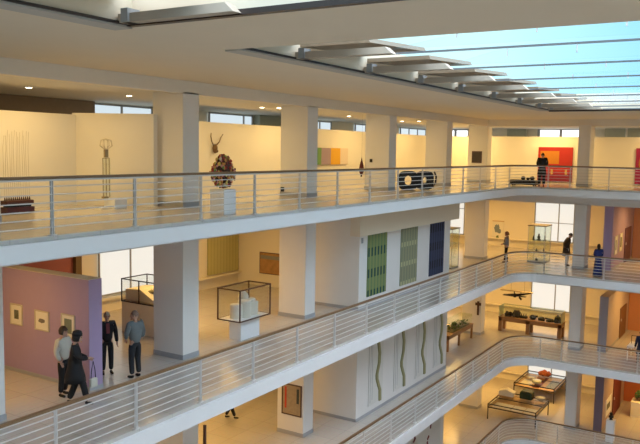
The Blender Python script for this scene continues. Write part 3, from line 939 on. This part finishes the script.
# ------------------------------------------------------------------ third storey
picture('framed_poster', 'framed poster with a red and a black bar on the column side', 'poster', (21.97, 14.70, Z3 + 1.32), '-x', .86, 1.16, DARKBROWN, mat('poster_tan', (.48, .36, .22), .7, var=.45, scale=9), None, fw=.04, mw=0)
pp = bpy.data.objects['framed_poster']
box(-.03, -.0225, .22, .30, -.34, .46).build('red_bar', mat('poster_red', (.55, .06, .03), .7), pp)
box(-.03, -.0225, -.32, -.22, -.10, .44).build('black_bar', mat('poster_black', (.05, .06, .06), .7), pp)
solid('board', 'thin dark brown upright board beside the column below the railing', 'board', DARKBROWN, box(16.47, 16.53, 14.1, 14.18, Z3, Z3 + 2.2))

def table(name, lab, x0, x1, y0, y1, z, h, m, lw=.12, apron=.14, legs=None, grp=None):
    o = thing(name, lab, 'table', ((x0 + x1) / 2, (y0 + y1) / 2, z), 0, grp)
    sx, sy = (x1 - x0) / 2, (y1 - y0) / 2
    box(-sx, sx, -sy, sy, h - .05, h).build('tabletop', m, o)
    MB().box(-sx + .02, sx - .02, -sy + .02, -sy + .05, h - .05 - apron, h - .05).box(-sx + .02, sx - .02, sy - .05, sy - .02, h - .05 - apron, h - .05) \
        .box(-sx + .02, -sx + .05, -sy + .05, sy - .05, h - .05 - apron, h - .05).box(sx - .05, sx - .02, -sy + .05, sy - .05, h - .05 - apron, h - .05).build('apron', m, o)
    for (a, b) in legs or [(-1, -1), (-1, 1), (1, -1), (1, 1)]:
        cx, cy = a * (sx - .02 - lw / 2), b * (sy - .02 - lw / 2)
        box(cx - lw / 2, cx + lw / 2, cy - lw / 2, cy + lw / 2, 0, h - .05).build('leg', m, o)
    return o, sx, sy
o, sx, sy = table('display_table', 'long orange wooden table with glass case of dark objects', 42.2, 43.1, 10.1, 13.75, Z3, .86, WOOD, .2, .2, [(-1, -1), (-1, 1), (1, -1), (1, 1), (-1, .05), (1, .05)])
# glass hood over it
g = thing('glass_hood', 'long clear glass hood over the seven dark objects', 'glass case', (42.65, 11.92, Z3 + .86))
e = .008
for (a0, a1, b0, b1, c0, c1) in ((-.42, -.42 + e, -1.78, 1.78, 0, .62), (.42 - e, .42, -1.78, 1.78, 0, .62), (-.42 + e, .42 - e, -1.78, -1.78 + e, 0, .62), (-.42 + e, .42 - e, 1.78 - e, 1.78, 0, .62), (-.42, .42, -1.78, 1.78, .62, .63)):
    box(a0, a1, b0, b1, c0, c1).build('glass_pane', GLASSG, g)
EDGE = mat('glass_edge', (.55, .62, .45), .3, var=.05)
MB().box(-.43, -.415, -1.79, 1.79, .615, .64).box(.415, .43, -1.79, 1.79, .615, .64).box(-.43, .43, -1.79, -1.775, 0, .64).box(-.43, .43, 1.775, 1.79, 0, .64).build('edge_strip', EDGE, g)
DK = mat('dark_cast_iron', (.008, .007, .007), .5, .2, var=.4, scale=14)
zt = Z3 + .86
def exhibit(lab, y, mb):
    return solid('cast_model', lab, 'model', DK, mb, (42.6, y, zt), 'dark models on the wooden table')
exhibit('low dark block model with two humps at the table end by the aeroplane', 13.25, MB().box(-.15, .15, -.2, .2, 0, .2, .02).ball((0, -.1, .2), .1, 10).ball((0, .1, .2), .1, 10))
exhibit('tallest squarish dark model, second from the aeroplane end of the table', 12.78, MB().box(-.15, .15, -.2, .2, 0, .32, .03).box(-.1, .1, -.16, .16, .3, .4, .03))
exhibit('dark spiky crown-like model beside the squarish one', 12.36, MB().box(-.12, .12, -.2, .2, 0, .12, .02).lathe([(.04, .1), (.03, .2), (.004, .3)], (0, -.13), 8).lathe([(.04, .1), (.03, .2), (.004, .3)], (0, 0), 8).lathe([(.04, .1), (.03, .2), (.004, .3)], (0, .13), 8))
exhibit('dark wheel-shaped model in the middle of the wooden table', 11.82, MB().lathe([(.14, 0), (.2, .1), (.18, .2), (.1, .26)], n=14).box(-.05, .05, -.28, .0, .14, .26, .02))
exhibit('low dark loaf-shaped model right of the wheel-shaped one', 11.32, MB().ball((0, 0, .1), .2, 12, .08, (.8, 1.0, .6)).box(-.1, .1, -.18, .18, 0, .08))
exhibit('flat dark model with a handle, sixth along the wooden table', 10.84, MB().lathe([(.22, 0), (.22, .1), (.16, .16), (.05, .18)], n=16).box(-.03, .03, .1, .28, .12, .2, .01))
exhibit('dark bell-shaped model at the end of the table by the column', 10.42, MB().lathe([(.22, 0), (.24, .06), (.19, .14), (.16, .3), (.08, .38), (.05, .42)], n=16))

# suspended model aeroplane
o = thing('model_aeroplane', 'dark model aeroplane hanging on wires above the wooden table', 'model', (43.0, 13.0, -6.55))
MB().tube([(-.05, .75, -.16), (0, .2, -.12), (0, -.1, -.08), (0, -.9, .10)], [.03, .09, .08, .03], 10).build('fuselage', DK, o, smooth=True)
MB().prism([(-.12, .92), (.12, .92), (.14, -1.0), (-.10, -1.0)], .12, .15).build('upper_wing', mat('wing_cloth', (.42, .33, .18), .7, var=.2), o)
MB().prism([(-.12, .75), (.12, .75), (.12, -.6), (-.12, -.6)], -.16, -.13).build('lower_wing', DK, o)
MB().tube([(0, .1, -.14), (0, .1, .12)], .03, 8).tube([(0, -.3, -.1), (0, -.3, .12)], .02, 8).ball((-.02, .05, -.12), .13, 10).build('engine', DK, o)
MB().bar((0, -.2, -.2), (.0, -.35, -.34), .06, .1).build('skid', DK, o)
MB().tube([(0, .3, .15), (0, .3, 1.2)], .006, 5).tube([(0, -.5, .15), (0, -.5, 1.2)], .006, 5).build('wire', BLACKM, o)

o, sx, sy = table('display_table', 'orange wooden table with glazed plant model beside the white block', 36.0, 39.6, 14.3, 15.15, Z3, .85, WOOD, .1, .16, [(-1, -1), (-1, 1), (1, -1), (1, 1), (-.1, -1), (-.1, 1)])
g = thing('glass_hood', 'greenish glass hood over the plant model table', 'glass case', (37.8, 14.72, Z3 + .85))
for (a0, a1, b0, b1, c0, c1) in ((-1.7, -1.7 + e, -.36, .36, 0, .55), (1.7 - e, 1.7, -.36, .36, 0, .55), (-1.7 + e, 1.7 - e, -.36, -.36 + e, 0, .55), (-1.7 + e, 1.7 - e, .36 - e, .36, 0, .55), (-1.7, 1.7, -.36, .36, .55, .56)):
    box(a0, a1, b0, b1, c0, c1).build('glass_pane', GLASSG, g)
o = thing('plant_model', 'green leafy model garden with a pale stone under glass', 'model', (38.1, 14.72, Z3 + .85))
box(-1.3, 1.2, -.3, .3, 0, .05).build('soil_tray', mat('tray_olive', (.20, .17, .08), .8, var=.3), o)
mb = MB()
for k in range(70):
    x, y = random.uniform(-1.2, 1.1), random.uniform(-.26, .26)
    h = random.uniform(.10, .34)
    mb.ball((x, y, .05 + h * .7), random.uniform(.03, .07), 6, .4)
q = mb.build('foliage', GREEN, o); q['kind'] = 'stuff'
MB().ball((.1, -.1, .2), .22, 12, .1, (1.5, .7, .7)).build('stone', MODELW, o)
MB().ball((-.55, -.05, .12), .16, 10, .15, (1.4, .9, .7)).build('dark_stone', DK, o)
solid('hanging_lamp_shade', 'dark green shade hanging beside the white block above the plant model', 'lamp', DG, MB().lathe([(.30, 0), (.26, .16), (.10, .30), (.02, .34)], n=14).tube([(0, 0, .3), (0, 0, 1.2)], .01, 6), (37.2, 15.3, Z3 + 2.2))
o = thing('wall_board', 'narrow dark board on the cream column beside the wooden table', 'board', (40.49, 14.38, Z3 + 1.15))
box(-.03, 0, -.06, .06, 0, .8).build('upright', DARKBROWN, o)
box(-.035, 0, -.17, .17, .56, .72).build('crossbar', DARKBROWN, o)
o, sx, sy = table('white_desk', 'white desk with thin dark frame at the picture edge', 39.9, 41.1, 5.0, 6.25, Z3, .74, WHITE, .04, .03)
o = thing('desk_screen', 'thin metal frame standing on the white desk', 'frame', (40.6, 5.9, Z3 + .74))
MB().bar((0, .25, 0), (0, .25, .42), .025).bar((0, .25, .42), (0, -.5, .42), .025).bar((0, -.5, .42), (0, -.5, 0), .025).build('frame_tube', BLACKM, o)

# ------------------------------------------------------------------ lowest storey
def flat_case(lab, x0, x1, y0, y1):
    o = thing('display_table', lab, 'display table', ((x0 + x1) / 2, (y0 + y1) / 2, Z4), 0)
    sx, sy = (x1 - x0) / 2, (y1 - y0) / 2
    w = .05
    f = MB()
    for zz in (.66, .84):
        f.box(-sx, sx, -sy, -sy + w, zz, zz + w).box(-sx, sx, sy - w, sy, zz, zz + w).box(-sx, -sx + w, -sy + w, sy - w, zz, zz + w).box(sx - w, sx, -sy + w, sy - w, zz, zz + w)
    f.box(-w / 2, w / 2, -sy + w, sy - w, .85, .88)
    f.build('rim', BLACKM, o)
    for a in (-sx, sx - w):
        for b in (-sy, sy - w):
            box(a, a + w, b, b + w, 0, .89).build('leg', BLACKM, o)
    box(-sx + w, sx - w, -sy + w, sy - w, .67, .70).build('tray', WOODL, o)
    box(-sx + w, sx - w, -sy + w, sy - w, .862, .868).build('glass_top', GLASS, o)
    return o
flat_case('square dark framed glass table with white sheets, nearest the lowest railing', 39.3, 41.9, 10.5, 13.2)
flat_case('square dark framed table with red model and blue sheet by the far window', 44.0, 47.0, 10.75, 13.2)
SHEET = mat('paper_sheet', (.78, .74, .60), .7, var=.05)
BLUES = mat('blue_print', (.30, .36, .44), .7, var=.4, scale=7)
def sheet(lab, x0, x1, y0, y1, m, grp):
    solid('paper_sheet', lab, 'document', m, box(x0, x1, y0, y1, Z4 + .70, Z4 + .708), None, grp)
sheet('white sheet at the window end of the nearer glass table', 39.45, 40.35, 12.0, 13.0, SHEET, 'sheets in the nearer table')
sheet('white sheet in the middle of the nearer glass table', 39.45, 40.35, 11.3, 11.95, SHEET, 'sheets in the nearer table')
sheet('white sheet at the column end of the nearer glass table', 39.45, 40.35, 10.6, 11.25, SHEET, 'sheets in the nearer table')
sheet('blue-grey printed sheet at the column end of the far table', 44.6, 46.3, 10.95, 11.45, BLUES, 'sheets in the far table')
sheet('cream sheet at the window end of the far table', 44.4, 45.6, 12.3, 13.0, SHEET, 'sheets in the far table')
solid('cloth_runner', 'dark red strip across the middle of the far table', 'cloth', mat('runner_red', (.22, .05, .03), .8, var=.5, scale=8), box(44.2, 46.6, 11.75, 12.15, Z4 + .70, Z4 + .715))
zt4 = Z4 + .868
o = thing('house_model', 'white pitched-roof house model on the nearer glass table', 'model', (41.3, 12.75, zt4))
box(-.22, .22, -.42, .42, .022, .26, .01).build('walls', MODELW, o)
MB().prism([(-.46, .26), (.46, .26), (0, .42)], -.24, .24, 'x').build('roof', SHEET, o)
box(-.3, .3, -.48, .48, 0, .022).build('base', WOODL, o)
solid('green_cube_model', 'dark green boxy model at the middle of the nearer glass table', 'model', mat('dark_green_box', (.02, .05, .025), .5, var=.4, scale=9), MB().box(-.3, .3, -.34, .34, 0, .40, .03).box(-.25, .25, -.28, .28, .39, .44), (41.5, 11.65, zt4))
o = thing('bowl_model', 'pale grey domed dish at the column end of the nearer glass table', 'model', (41.45, 10.85, zt4))
MB().lathe([(.10, 0), (.13, .06), (.30, .14), (.32, .17), (.26, .22), (.1, .27), (.01, .28)], n=18).build('dish', mat('dish_grey', (.46, .46, .42), .4, var=.15), o, smooth=True)
solid('glass_dome', 'small clear bowl behind the dark green model', 'model', mat('smoke_glass', (.42, .44, .40), .2, var=.1), MB().lathe([(.10, 0), (.28, .10), (.30, .22), (.22, .26)], n=18), (44.5, 11.95, zt4), None, True)
o = thing('red_model', 'orange-red rocky model at the far side of the far table', 'model', (46.4, 12.0, zt4))
MB().ball((0, 0, .18), .24, 10, .25, (1, 1, .8)).ball((0, .24, .13), .15, 9, .25).ball((.1, -.22, .14), .16, 9, .25).build('rock', mat('vermilion', (.50, .13, .04), .7, var=.4, scale=8), o)
solid('plate_model', 'flat pale plate beside the red rocky model', 'model', mat('dish_grey', (.46, .46, .42), .4), MB().lathe([(.12, 0), (.3, .05), (.31, .07), (.1, .05)], n=18), (45.5, 12.55, zt4), None, True)
solid('brown_block_model', 'brown box model lying on the dark red strip', 'model', mat('brown_box', (.20, .09, .04), .6, var=.4), box(-.18, .18, -.22, .22, 0, .16, .02), (45.5, 11.95, zt4))
solid('radiator', 'long white radiator under the lowest far window', 'radiator', WHITE, MB().box(46.85, 46.95, 9.6, 14.2, Z4 + .12, Z4 + .46, .01)) if False else None
o = thing('pedestal', 'slim pale pedestal with a dark figure at the partition foot', 'pedestal', (39.85, 6.8, Z4))
box(-.2, .2, -.2, .2, 0, 1.1, .01).build('shaft', WHITE, o)
box(-.21, .21, -.21, .21, 1.1, 1.14).build('cap', WHITE, o)
solid('bust', 'small dark bust on the slim pale pedestal', 'sculpture', BLACK, MB().lathe([(.09, 0), (.08, .05), (.05, .08), (.13, .14), (.12, .2), (.05, .24)], n=14).ball((0, 0, .31), .085, 12, .03), (39.85, 6.8, Z4 + 1.14), None, True)
o = thing('storage_chest', 'pale cream chest with green plant on top at the picture edge', 'chest', (44.7, 6.0, Z4))
box(-.4, .4, -.7, .55, 0, .85, .01).build('body', CREAM, o)
box(-.42, .42, -.72, .57, .85, .89).build('lid', CREAM, o)
o = thing('potted_plant', 'bushy green plant on the cream chest', 'plant', (44.7, 6.2, Z4 + .89))
MB().lathe([(.12, 0), (.16, .18), (.17, .2), (.14, .2)], n=14).build('pot', DARKBROWN, o)
mb = MB()
for k in range(60):
    a = random.uniform(0, 2 * PI); r = random.uniform(0, .3)
    mb.ball((r * math.cos(a), r * math.sin(a), random.uniform(.2, .55)), random.uniform(.03, .06), 6, .4)
q = mb.build('foliage', GREEN, o); q['kind'] = 'stuff'


# ------------------------------------------------------------------ people
def skin_mesh(name, chains, subdiv=1, remesh=0.0):
    """chains: list of (points, radii, parents) trees; returns a mesh grown around them"""
    bm = bmesh.new()
    rad, roots = [], []
    for pts, rs, par in chains:
        vs = [bm.verts.new(p) for p in pts]
        roots.append(len(rad))
        rad += rs
        for k, q in enumerate(par):
            if q is not None:
                bm.edges.new((vs[q], vs[k]))
    me = bpy.data.meshes.new(name + '_skeleton'); bm.to_mesh(me); bm.free()
    ob = bpy.data.objects.new(name + '_skeleton', me)
    COL.objects.link(ob)
    md = ob.modifiers.new('skin', 'SKIN')
    md.use_smooth_shade = True
    sk = me.skin_vertices[0].data
    for k, r in enumerate(rad):
        r = r if isinstance(r, tuple) else (r, r)
        sk[k].radius = r
        sk[k].use_root = k in roots
    if subdiv:
        sb = ob.modifiers.new('sub', 'SUBSURF'); sb.levels = subdiv; sb.render_levels = subdiv
    dg = bpy.context.evaluated_depsgraph_get()
    m = bpy.data.meshes.new_from_object(ob.evaluated_get(dg))
    bpy.data.objects.remove(ob); bpy.data.meshes.remove(me)
    m.name = name
    return m

def chain(pts, rs):
    return (pts, rs, [None] + list(range(len(pts) - 1)))

def mix(a, b, t):
    return tuple(p + (q - p) * t for p, q in zip(a, b))

def person(label, loc, rz, h, pose, look, group=None):
    """local x = the way the body faces, y = its left, z up; pose overrides joints of a 1.72 m figure"""
    o = thing('person', label, 'person', loc, rz, group)
    s = h / 1.72
    J = dict(pelvis=(0, 0, .94), waist=(.0, 0, 1.10), chest=(.0, 0, 1.30), neck=(-.01, 0, 1.47), head=(.02, 0, 1.61),
             shl=(-.01, .185, 1.41), shr=(-.01, -.185, 1.41), ell=(-.03, .25, 1.13), elr=(-.03, -.25, 1.13), wrl=(.05, .26, .88), wrr=(.05, -.26, .88),
             hil=(0, .09, .90), hir=(0, -.09, .90), knl=(.02, .10, .49), knr=(.02, -.10, .49), anl=(-.01, .11, .09), anr=(-.01, -.11, .09))
    J.update(pose)
    J = {k: Vector(v) * s for k, v in J.items()}
    t = lambda *a: [tuple(J[k]) for k in a]
    R = lambda *a: [x * s for x in a]
    # --- body: trunk, limbs, hands with five fingers, feet, head, one mesh
    ch = []
    pts = t('pelvis', 'waist', 'chest', 'neck') + [tuple(J['neck'] * .35 + J['head'] * .65)] + t('shl', 'ell', 'wrl', 'shr', 'elr', 'wrr', 'hil', 'knl', 'anl', 'hir', 'knr', 'anr')
    for k, a, b in ((5, 'shl', 'ell'), (8, 'shr', 'elr')):
        pts[k] = tuple(J[a] * .82 + J[b] * .18 - Vector((0, .02 if k == 5 else -.02, 0)) * s)
    par = [None, 0, 1, 2, 3, 2, 5, 6, 2, 8, 9, 0, 11, 12, 0, 14, 15]
    rs = R(.105, .10, .11, .055, .034, .040, .034, .03, .040, .034, .03, .08, .056, .04, .085, .056, .04)
    ch.append((pts, rs, par))
    for sd in 'lr':
        w, e = J['wr' + sd], J['el' + sd]
        d = (w - e).normalized()
        side = Vector((1, 0, 0)) - d * d.x
        side = side.normalized() if side.length > .2 else Vector((0, 0, 1))
        pn = d.cross(side) * (1 if sd == 'l' else -1)
        palm = w + d * .055 * s
        ch.append(chain([tuple(w - d * .02 * s), tuple(palm), tuple(w + d * .09 * s)], R(.026, .036, .034)))
        for k, ln in enumerate((.070, .082, .076, .058)):
            b0 = w + d * .075 * s + side * (.027 - .018 * k) * s
            b1 = b0 + d * ln * .55 * s
            b2 = b1 + (d * .7 - pn * .7) * ln * .5 * s
            ch.append(chain([tuple(b0), tuple(b1), tuple(b2)], R(.0095, .009, .0075)))
        b0 = w + d * .03 * s + side * .025 * s
        b1 = b0 + (d * .6 + side * .8) * .035 * s
        ch.append(chain([tuple(b0), tuple(b1), tuple(b1 + d * .032 * s)], R(.012, .0105, .009)))
    me = skin_mesh('body', ch, 1)
    bm = bmesh.new(); bm.from_mesh(me)
    mb = MB(); mb.bm.free(); mb.bm = bm
    hd = J['head']; fw = (Vector(pose.get('gaze', (1, 0, 0)))).normalized()
    lf = Vector((0, 0, 1)).cross(fw).normalized(); up = fw.cross(lf)
    def hp(a, b, c):
        return hd + (fw * a + lf * b + up * c) * s
    n0 = len(bm.verts)
    g = bmesh.ops.create_uvsphere(bm, u_segments=16, v_segments=12, radius=1.0)
    for v in g['verts']:
        x, y, z = v.co
        wx = .098 if z > -.2 else .098 - .012 * (-z - .2)
        wy = .076 * (1 - .30 * max(0, -z) ** 1.5)
        fx = x * wx + (.012 if (x > 0 and z < -.3) else 0)
        if x > .55 and -.05 < z < .25:
            fx -= .006
        v.co = hp(fx, y * wy, z * .118)
    # nose, brow, lips, chin, ears
    for c, r, sc in (((.100, 0, -.018), .017, (1.1, .8, 1.4)), ((.092, 0, .028), .02, (.5, 2.3, .5)), ((.092, 0, -.062), .013, (.7, 1.7, .5)), ((.080, 0, -.098), .026, (.9, 1.1, .8)),
                     ((-.005, .078, -.005), .02, (.9, .35, 1.5)), ((-.005, -.078, -.005), .02, (.9, .35, 1.5))):
        g = bmesh.ops.create_uvsphere(bm, u_segments=8, v_segments=6, radius=1.0)
        for v in g['verts']:
            v.co = hp(c[0] + v.co.x * r * sc[0], c[1] + v.co.y * r * sc[1], c[2] + v.co.z * r * sc[2])
    b = mb.build('body', look.get('skin', SKIN), o, smooth=True)
    for sg in (-1, 1):
        e = MB().ball(tuple(hp(.086, sg * .031, .012)), .0095 * s, 8).build('eye', BLACK, o)
    # --- hair
    if look.get('hair'):
        mb = MB()
        g = bmesh.ops.create_uvsphere(mb.bm, u_segments=18, v_segments=12, radius=1.0)
        vol = look.get('hair_vol', 1.0)
        low = look.get('hair_low', -.02)
        for v in g['verts']:
            x, y, z = v.co
            jit = 1 + random.uniform(-.03, .05) * vol
            zz = z * .132 * vol * jit
            lim = .045 if x > .35 else low
            if zz < lim:
                zz = lim
            v.co = hp(x * .107 * vol * jit - .010, y * .086 * vol * jit, zz + .004)
        mb.build('hair', look['hair'], o, smooth=True)
        if look.get('long_hair'):
            MB().tube([tuple(hp(-.06, 0, .0)), tuple(hp(-.085, 0, -.12)), tuple(hp(-.07, 0, -.26))], [.07 * s, .075 * s, .04 * s], 12).build('hair_length', look['hair'], o, smooth=True)
    # --- trousers
    leg = look.get('leg', 1.0)
    tp = t('waist', 'pelvis', 'hil', 'knl') + [tuple(J['anl'] + Vector((0, 0, .0)))] + t('hir', 'knr') + [tuple(J['anr'])]
    if look.get('trousers'):
        m = skin_mesh('trousers', [([mix(tp[0], tp[1], .5)] + tp[1:], R(.135, .145, .105, .078 * leg, .066 * leg, .105, .078 * leg, .066 * leg), [None, 0, 1, 2, 3, 1, 5, 6])], 1)
        x = bpy.data.objects.new('trousers', m); m.materials.append(look['trousers']); COL.objects.link(x); x.parent = o
    # --- top
    tr = look.get('top_r', 1.0)
    cuff = look.get('cuff', 1.0)
    wl, wr_ = mix(J['ell'], J['wrl'], cuff), mix(J['elr'], J['wrr'], cuff)
    hem = mix(J['pelvis'], J['waist'], look.get('hem', -.45))
    pts = [tuple(hem)] + t('waist', 'chest') + [tuple(J['chest'] * .25 + J['neck'] * .75)] + t('shl', 'ell') + [wl] + t('shr', 'elr') + [wr_]
    m = skin_mesh('jacket', [(pts, R(.165 * tr, .148 * tr, .162 * tr, .10, .092, .066, .054, .092, .066, .054), [None, 0, 1, 2, 2, 4, 5, 2, 7, 8])], 1)
    x = bpy.data.objects.new(look.get('top_name', 'jacket'), m); m.materials.append(look['top']); COL.objects.link(x); x.parent = o
    # --- coat skirt
    if look.get('skirt'):
        z1, r1 = look['skirt']
        p = J['pelvis']
        MB().lathe([(r1 * s, z1 * s), (r1 * .93 * s, (z1 + .15) * s), (.165 * s, .95 * s), (.150 * s, 1.12 * s)], (p.x, p.y), 18).build('coat_skirt', look['top'], o, smooth=True)
    # --- collar or shirt front
    if look.get('shirt'):
        c = J['chest']
        MB().bar(tuple(Vector((.140 * s, 0, -.02 * s)) + Vector(mix(J['waist'], J['chest'], .4))), tuple(Vector((.10 * s, 0, 0)) + Vector(mix(J['chest'], J['neck'], .8))), .09 * s, .05 * s, up=(1, 0, 0)).build('shirt_front', look['shirt'], o)
    # --- shoes
    for sd in 'lr':
        a = J['an' + sd]
        f = Vector(pose.get('foot_' + sd, (1, .12 if sd == 'l' else -.12, 0))).normalized()
        z0 = a.z - .09 * s
        m = skin_mesh('shoe', [chain([tuple(a + Vector((0, 0, -.005))), tuple(a - f * .035 * s + Vector((0, 0, -.055 * s))), tuple(a + f * .06 * s + Vector((0, 0, -.055 * s))), tuple(a + f * .15 * s + Vector((0, 0, -.066 * s)))], R(.048, .04, .04, .028))], 1)
        for v in m.vertices:
            v.co.z = max(v.co.z, z0 + .002)
        x = bpy.data.objects.new('shoe', m); m.materials.append(look.get('shoes', BLACK)); COL.objects.link(x); x.parent = o
    return o

CB = mat('cloth_black', (.010, .010, .012), .8, var=.3)
CN = mat('cloth_charcoal', (.022, .022, .026), .8, var=.3)
CW = mat('knit_white', (.66, .62, .52), .9, var=.15, scale=14)
CG = mat('shirt_grey_blue', (.17, .19, .19), .85, var=.2)
CRED = mat('shirt_dark_red', (.22, .05, .05), .8, var=.2)
CBR = mat('coat_brown', (.045, .028, .018), .85, var=.3)
CBL = mat('cloth_blue', (.015, .03, .16), .8, var=.3)
CDK = mat('cardigan_dark', (.035, .025, .03), .85, var=.4)
CST = mat('cardigan_pattern', (.42, .38, .36), .85, scale=30, col2=(.05, .04, .05))
HD = mat('hair_dark', (.018, .012, .010), .6, var=.4, scale=20)
HBR = mat('hair_brown', (.05, .025, .015), .6, var=.4, scale=20)
HGR = mat('hair_grey', (.45, .38, .30), .7, var=.3, scale=20)
HRD = mat('hair_auburn', (.26, .10, .04), .7, var=.4, scale=20)
SLT = mat('socks_pale', (.6, .58, .55), .8)

# direction angles: seen from the atrium, "away" is about +52 deg, screen right about -38 deg
DG_ = math.radians
person('visitor in white knit sweater and black trousers facing the violet wall prints', (11.70, 14.47, Z2), DG_(-75), 1.68,
       dict(ell=(.04, .26, 1.14), wrl=(.20, .20, .98), elr=(-.02, -.26, 1.14), wrr=(.10, -.24, .92), anl=(-.05, .11, .09), knl=(0, .1, .49)),
       dict(hair=HBR, hair_vol=1.12, hair_low=-.06, trousers=CB, top=CW, top_name='sweater', cuff=.9), 'visitors by the violet wall')
b = person('visitor all in black with black cap, striding past the violet wall end', (11.46, 13.74, Z2), DG_(-38), 1.70,
       dict(pelvis=(-.02, 0, .93), hil=(-.02, .09, .89), hir=(-.02, -.09, .89), anl=(-.16, .10, .10), knl=(.0, .10, .50), anr=(.24, -.10, .09), knr=(.16, -.1, .50),
            elr=(.06, -.26, 1.16), wrr=(.28, -.17, 1.14), ell=(.04, .25, 1.15), wrl=(.27, .16, 1.06), head=(.05, 0, 1.60)),
       dict(hair=HD, hair_vol=1.14, hair_low=-.08, trousers=CB, top=CB, skirt=(.55, .25), top_r=1.12, leg=1.15), 'visitors by the violet wall')
MB().lathe([(.115, 1.64), (.118, 1.68), (.10, 1.74), (.04, 1.765), (.005, 1.77)], (.04, 0), 16).build('cap', CB, b, smooth=True)
o = thing('handbag', 'small off-white bag hanging at the side of the visitor in black', 'bag', (11.80, 13.54, Z2 + .36))
MB().box(-.10, .10, -.05, .05, 0, .22, .03).build('bag_body', CW, o)
MB().tube([(-.07, 0, .2), (-.05, 0, .42), (0, 0, .62), (.05, 0, .42), (.07, 0, .2)], .010, 6).build('strap', CB, o)
person('grey-haired visitor in open black jacket with dark red shirt beside violet wall', (13.52, 14.97, Z2), DG_(-120), 1.66,
       dict(elr=(-.02, -.27, 1.13), wrr=(.02, -.30, .88)),
       dict(hair=HGR, hair_vol=1.03, trousers=CB, top=CB, shirt=CRED, top_r=1.05), 'visitors by the violet wall')
person('bald visitor in grey-blue shirt and dark trousers, hands before him, by tall column', (13.72, 14.14, Z2), DG_(85), 1.76,
       dict(ell=(.04, .25, 1.13), wrl=(.20, .12, .96), elr=(-.02, -.26, 1.13), wrr=(.10, -.25, .90), gaze=(.7, .7, -.05)),
       dict(hair=mat('hair_cropped', (.22, .13, .09), .7), hair_vol=.96, trousers=CN, top=CG, top_name='shirt', cuff=.55, skin=mat('skin_warm', (.48, .27, .18), .55)), 'visitors by the violet wall')
person('visitor in black coat with back turned before the red painting', (38.25, 10.5, 0), DG_(12), 1.72,
       dict(elr=(.02, -.25, 1.14), wrr=(.16, -.15, 1.05), ell=(.02, .25, 1.14), wrl=(.16, .15, 1.05), head=(.06, 0, 1.58), gaze=(1, 0, -.3)),
       dict(hair=HD, hair_vol=.98, trousers=CB, top=CB, top_r=1.18, skirt=(.62, .23), leg=1.15))
person('auburn-haired visitor in patterned cardigan and dark trousers near the rail corner', (40.3, 12.82, Z2), DG_(105), 1.68,
       dict(ell=(.03, .22, 1.14), wrl=(.20, .12, 1.05), elr=(.03, -.22, 1.14), wrr=(.20, -.12, 1.05), anl=(.08, .11, .09), anr=(-.08, -.1, .09)),
       dict(hair=HRD, hair_vol=1.22, hair_low=-.05, trousers=CB, top=CST, top_name='cardigan', shirt=CDK, shoes=BLACK))
p = person('stooping visitor in dark brown coat and pale socks before the daylit blinds', (41.3, 9.78, Z2), DG_(-62), 1.80,
       dict(pelvis=(-.04, 0, .94), chest=(.02, 0, 1.30), waist=(-.03, 0, 1.1), neck=(.06, 0, 1.46), head=(.14, 0, 1.57), gaze=(1, 0, -.5), shl=(.03, .18, 1.40), shr=(.03, -.18, 1.40),
            ell=(-.10, .23, 1.14), elr=(-.10, -.23, 1.14), wrl=(-.14, .10, .98), wrr=(-.14, -.10, .98)),
       dict(hair=HD, trousers=SLT, top=CBR, skirt=(.52, .21), top_r=1.05, leg=.85))
person('figure in long dark blue robe with dark hair beside the violet partition', (38.45, 7.58, Z2), DG_(20), 1.62,
       dict(ell=(.02, .20, 1.14), wrl=(.20, .04, 1.08), elr=(.02, -.20, 1.14), wrr=(.20, -.06, 1.06), shl=(-.01, .16, 1.40), shr=(-.01, -.16, 1.40)), dict(hair=HD, hair_vol=1.05, hair_low=-.1, long_hair=True, trousers=CBL, top=CBL, top_name='robe', skirt=(.05, .25), top_r=.95, leg=1.1))
person('dark-clothed visitor on the third gallery, mostly hidden by the railing above', (22.05, 17.6, Z3), DG_(-45), 1.70,
       dict(anl=(-.16, .11, .09), anr=(.16, -.1, .09)), dict(hair=HD, trousers=CB, top=CN))
person('visitor in dark navy standing at the white desk by the picture edge', (39.55, 5.55, Z3), DG_(30), 1.68,
       dict(), dict(hair=HD, trousers=CB, top=mat('cloth_navy', (.012, .018, .05), .8), skirt=(.55, .22)))
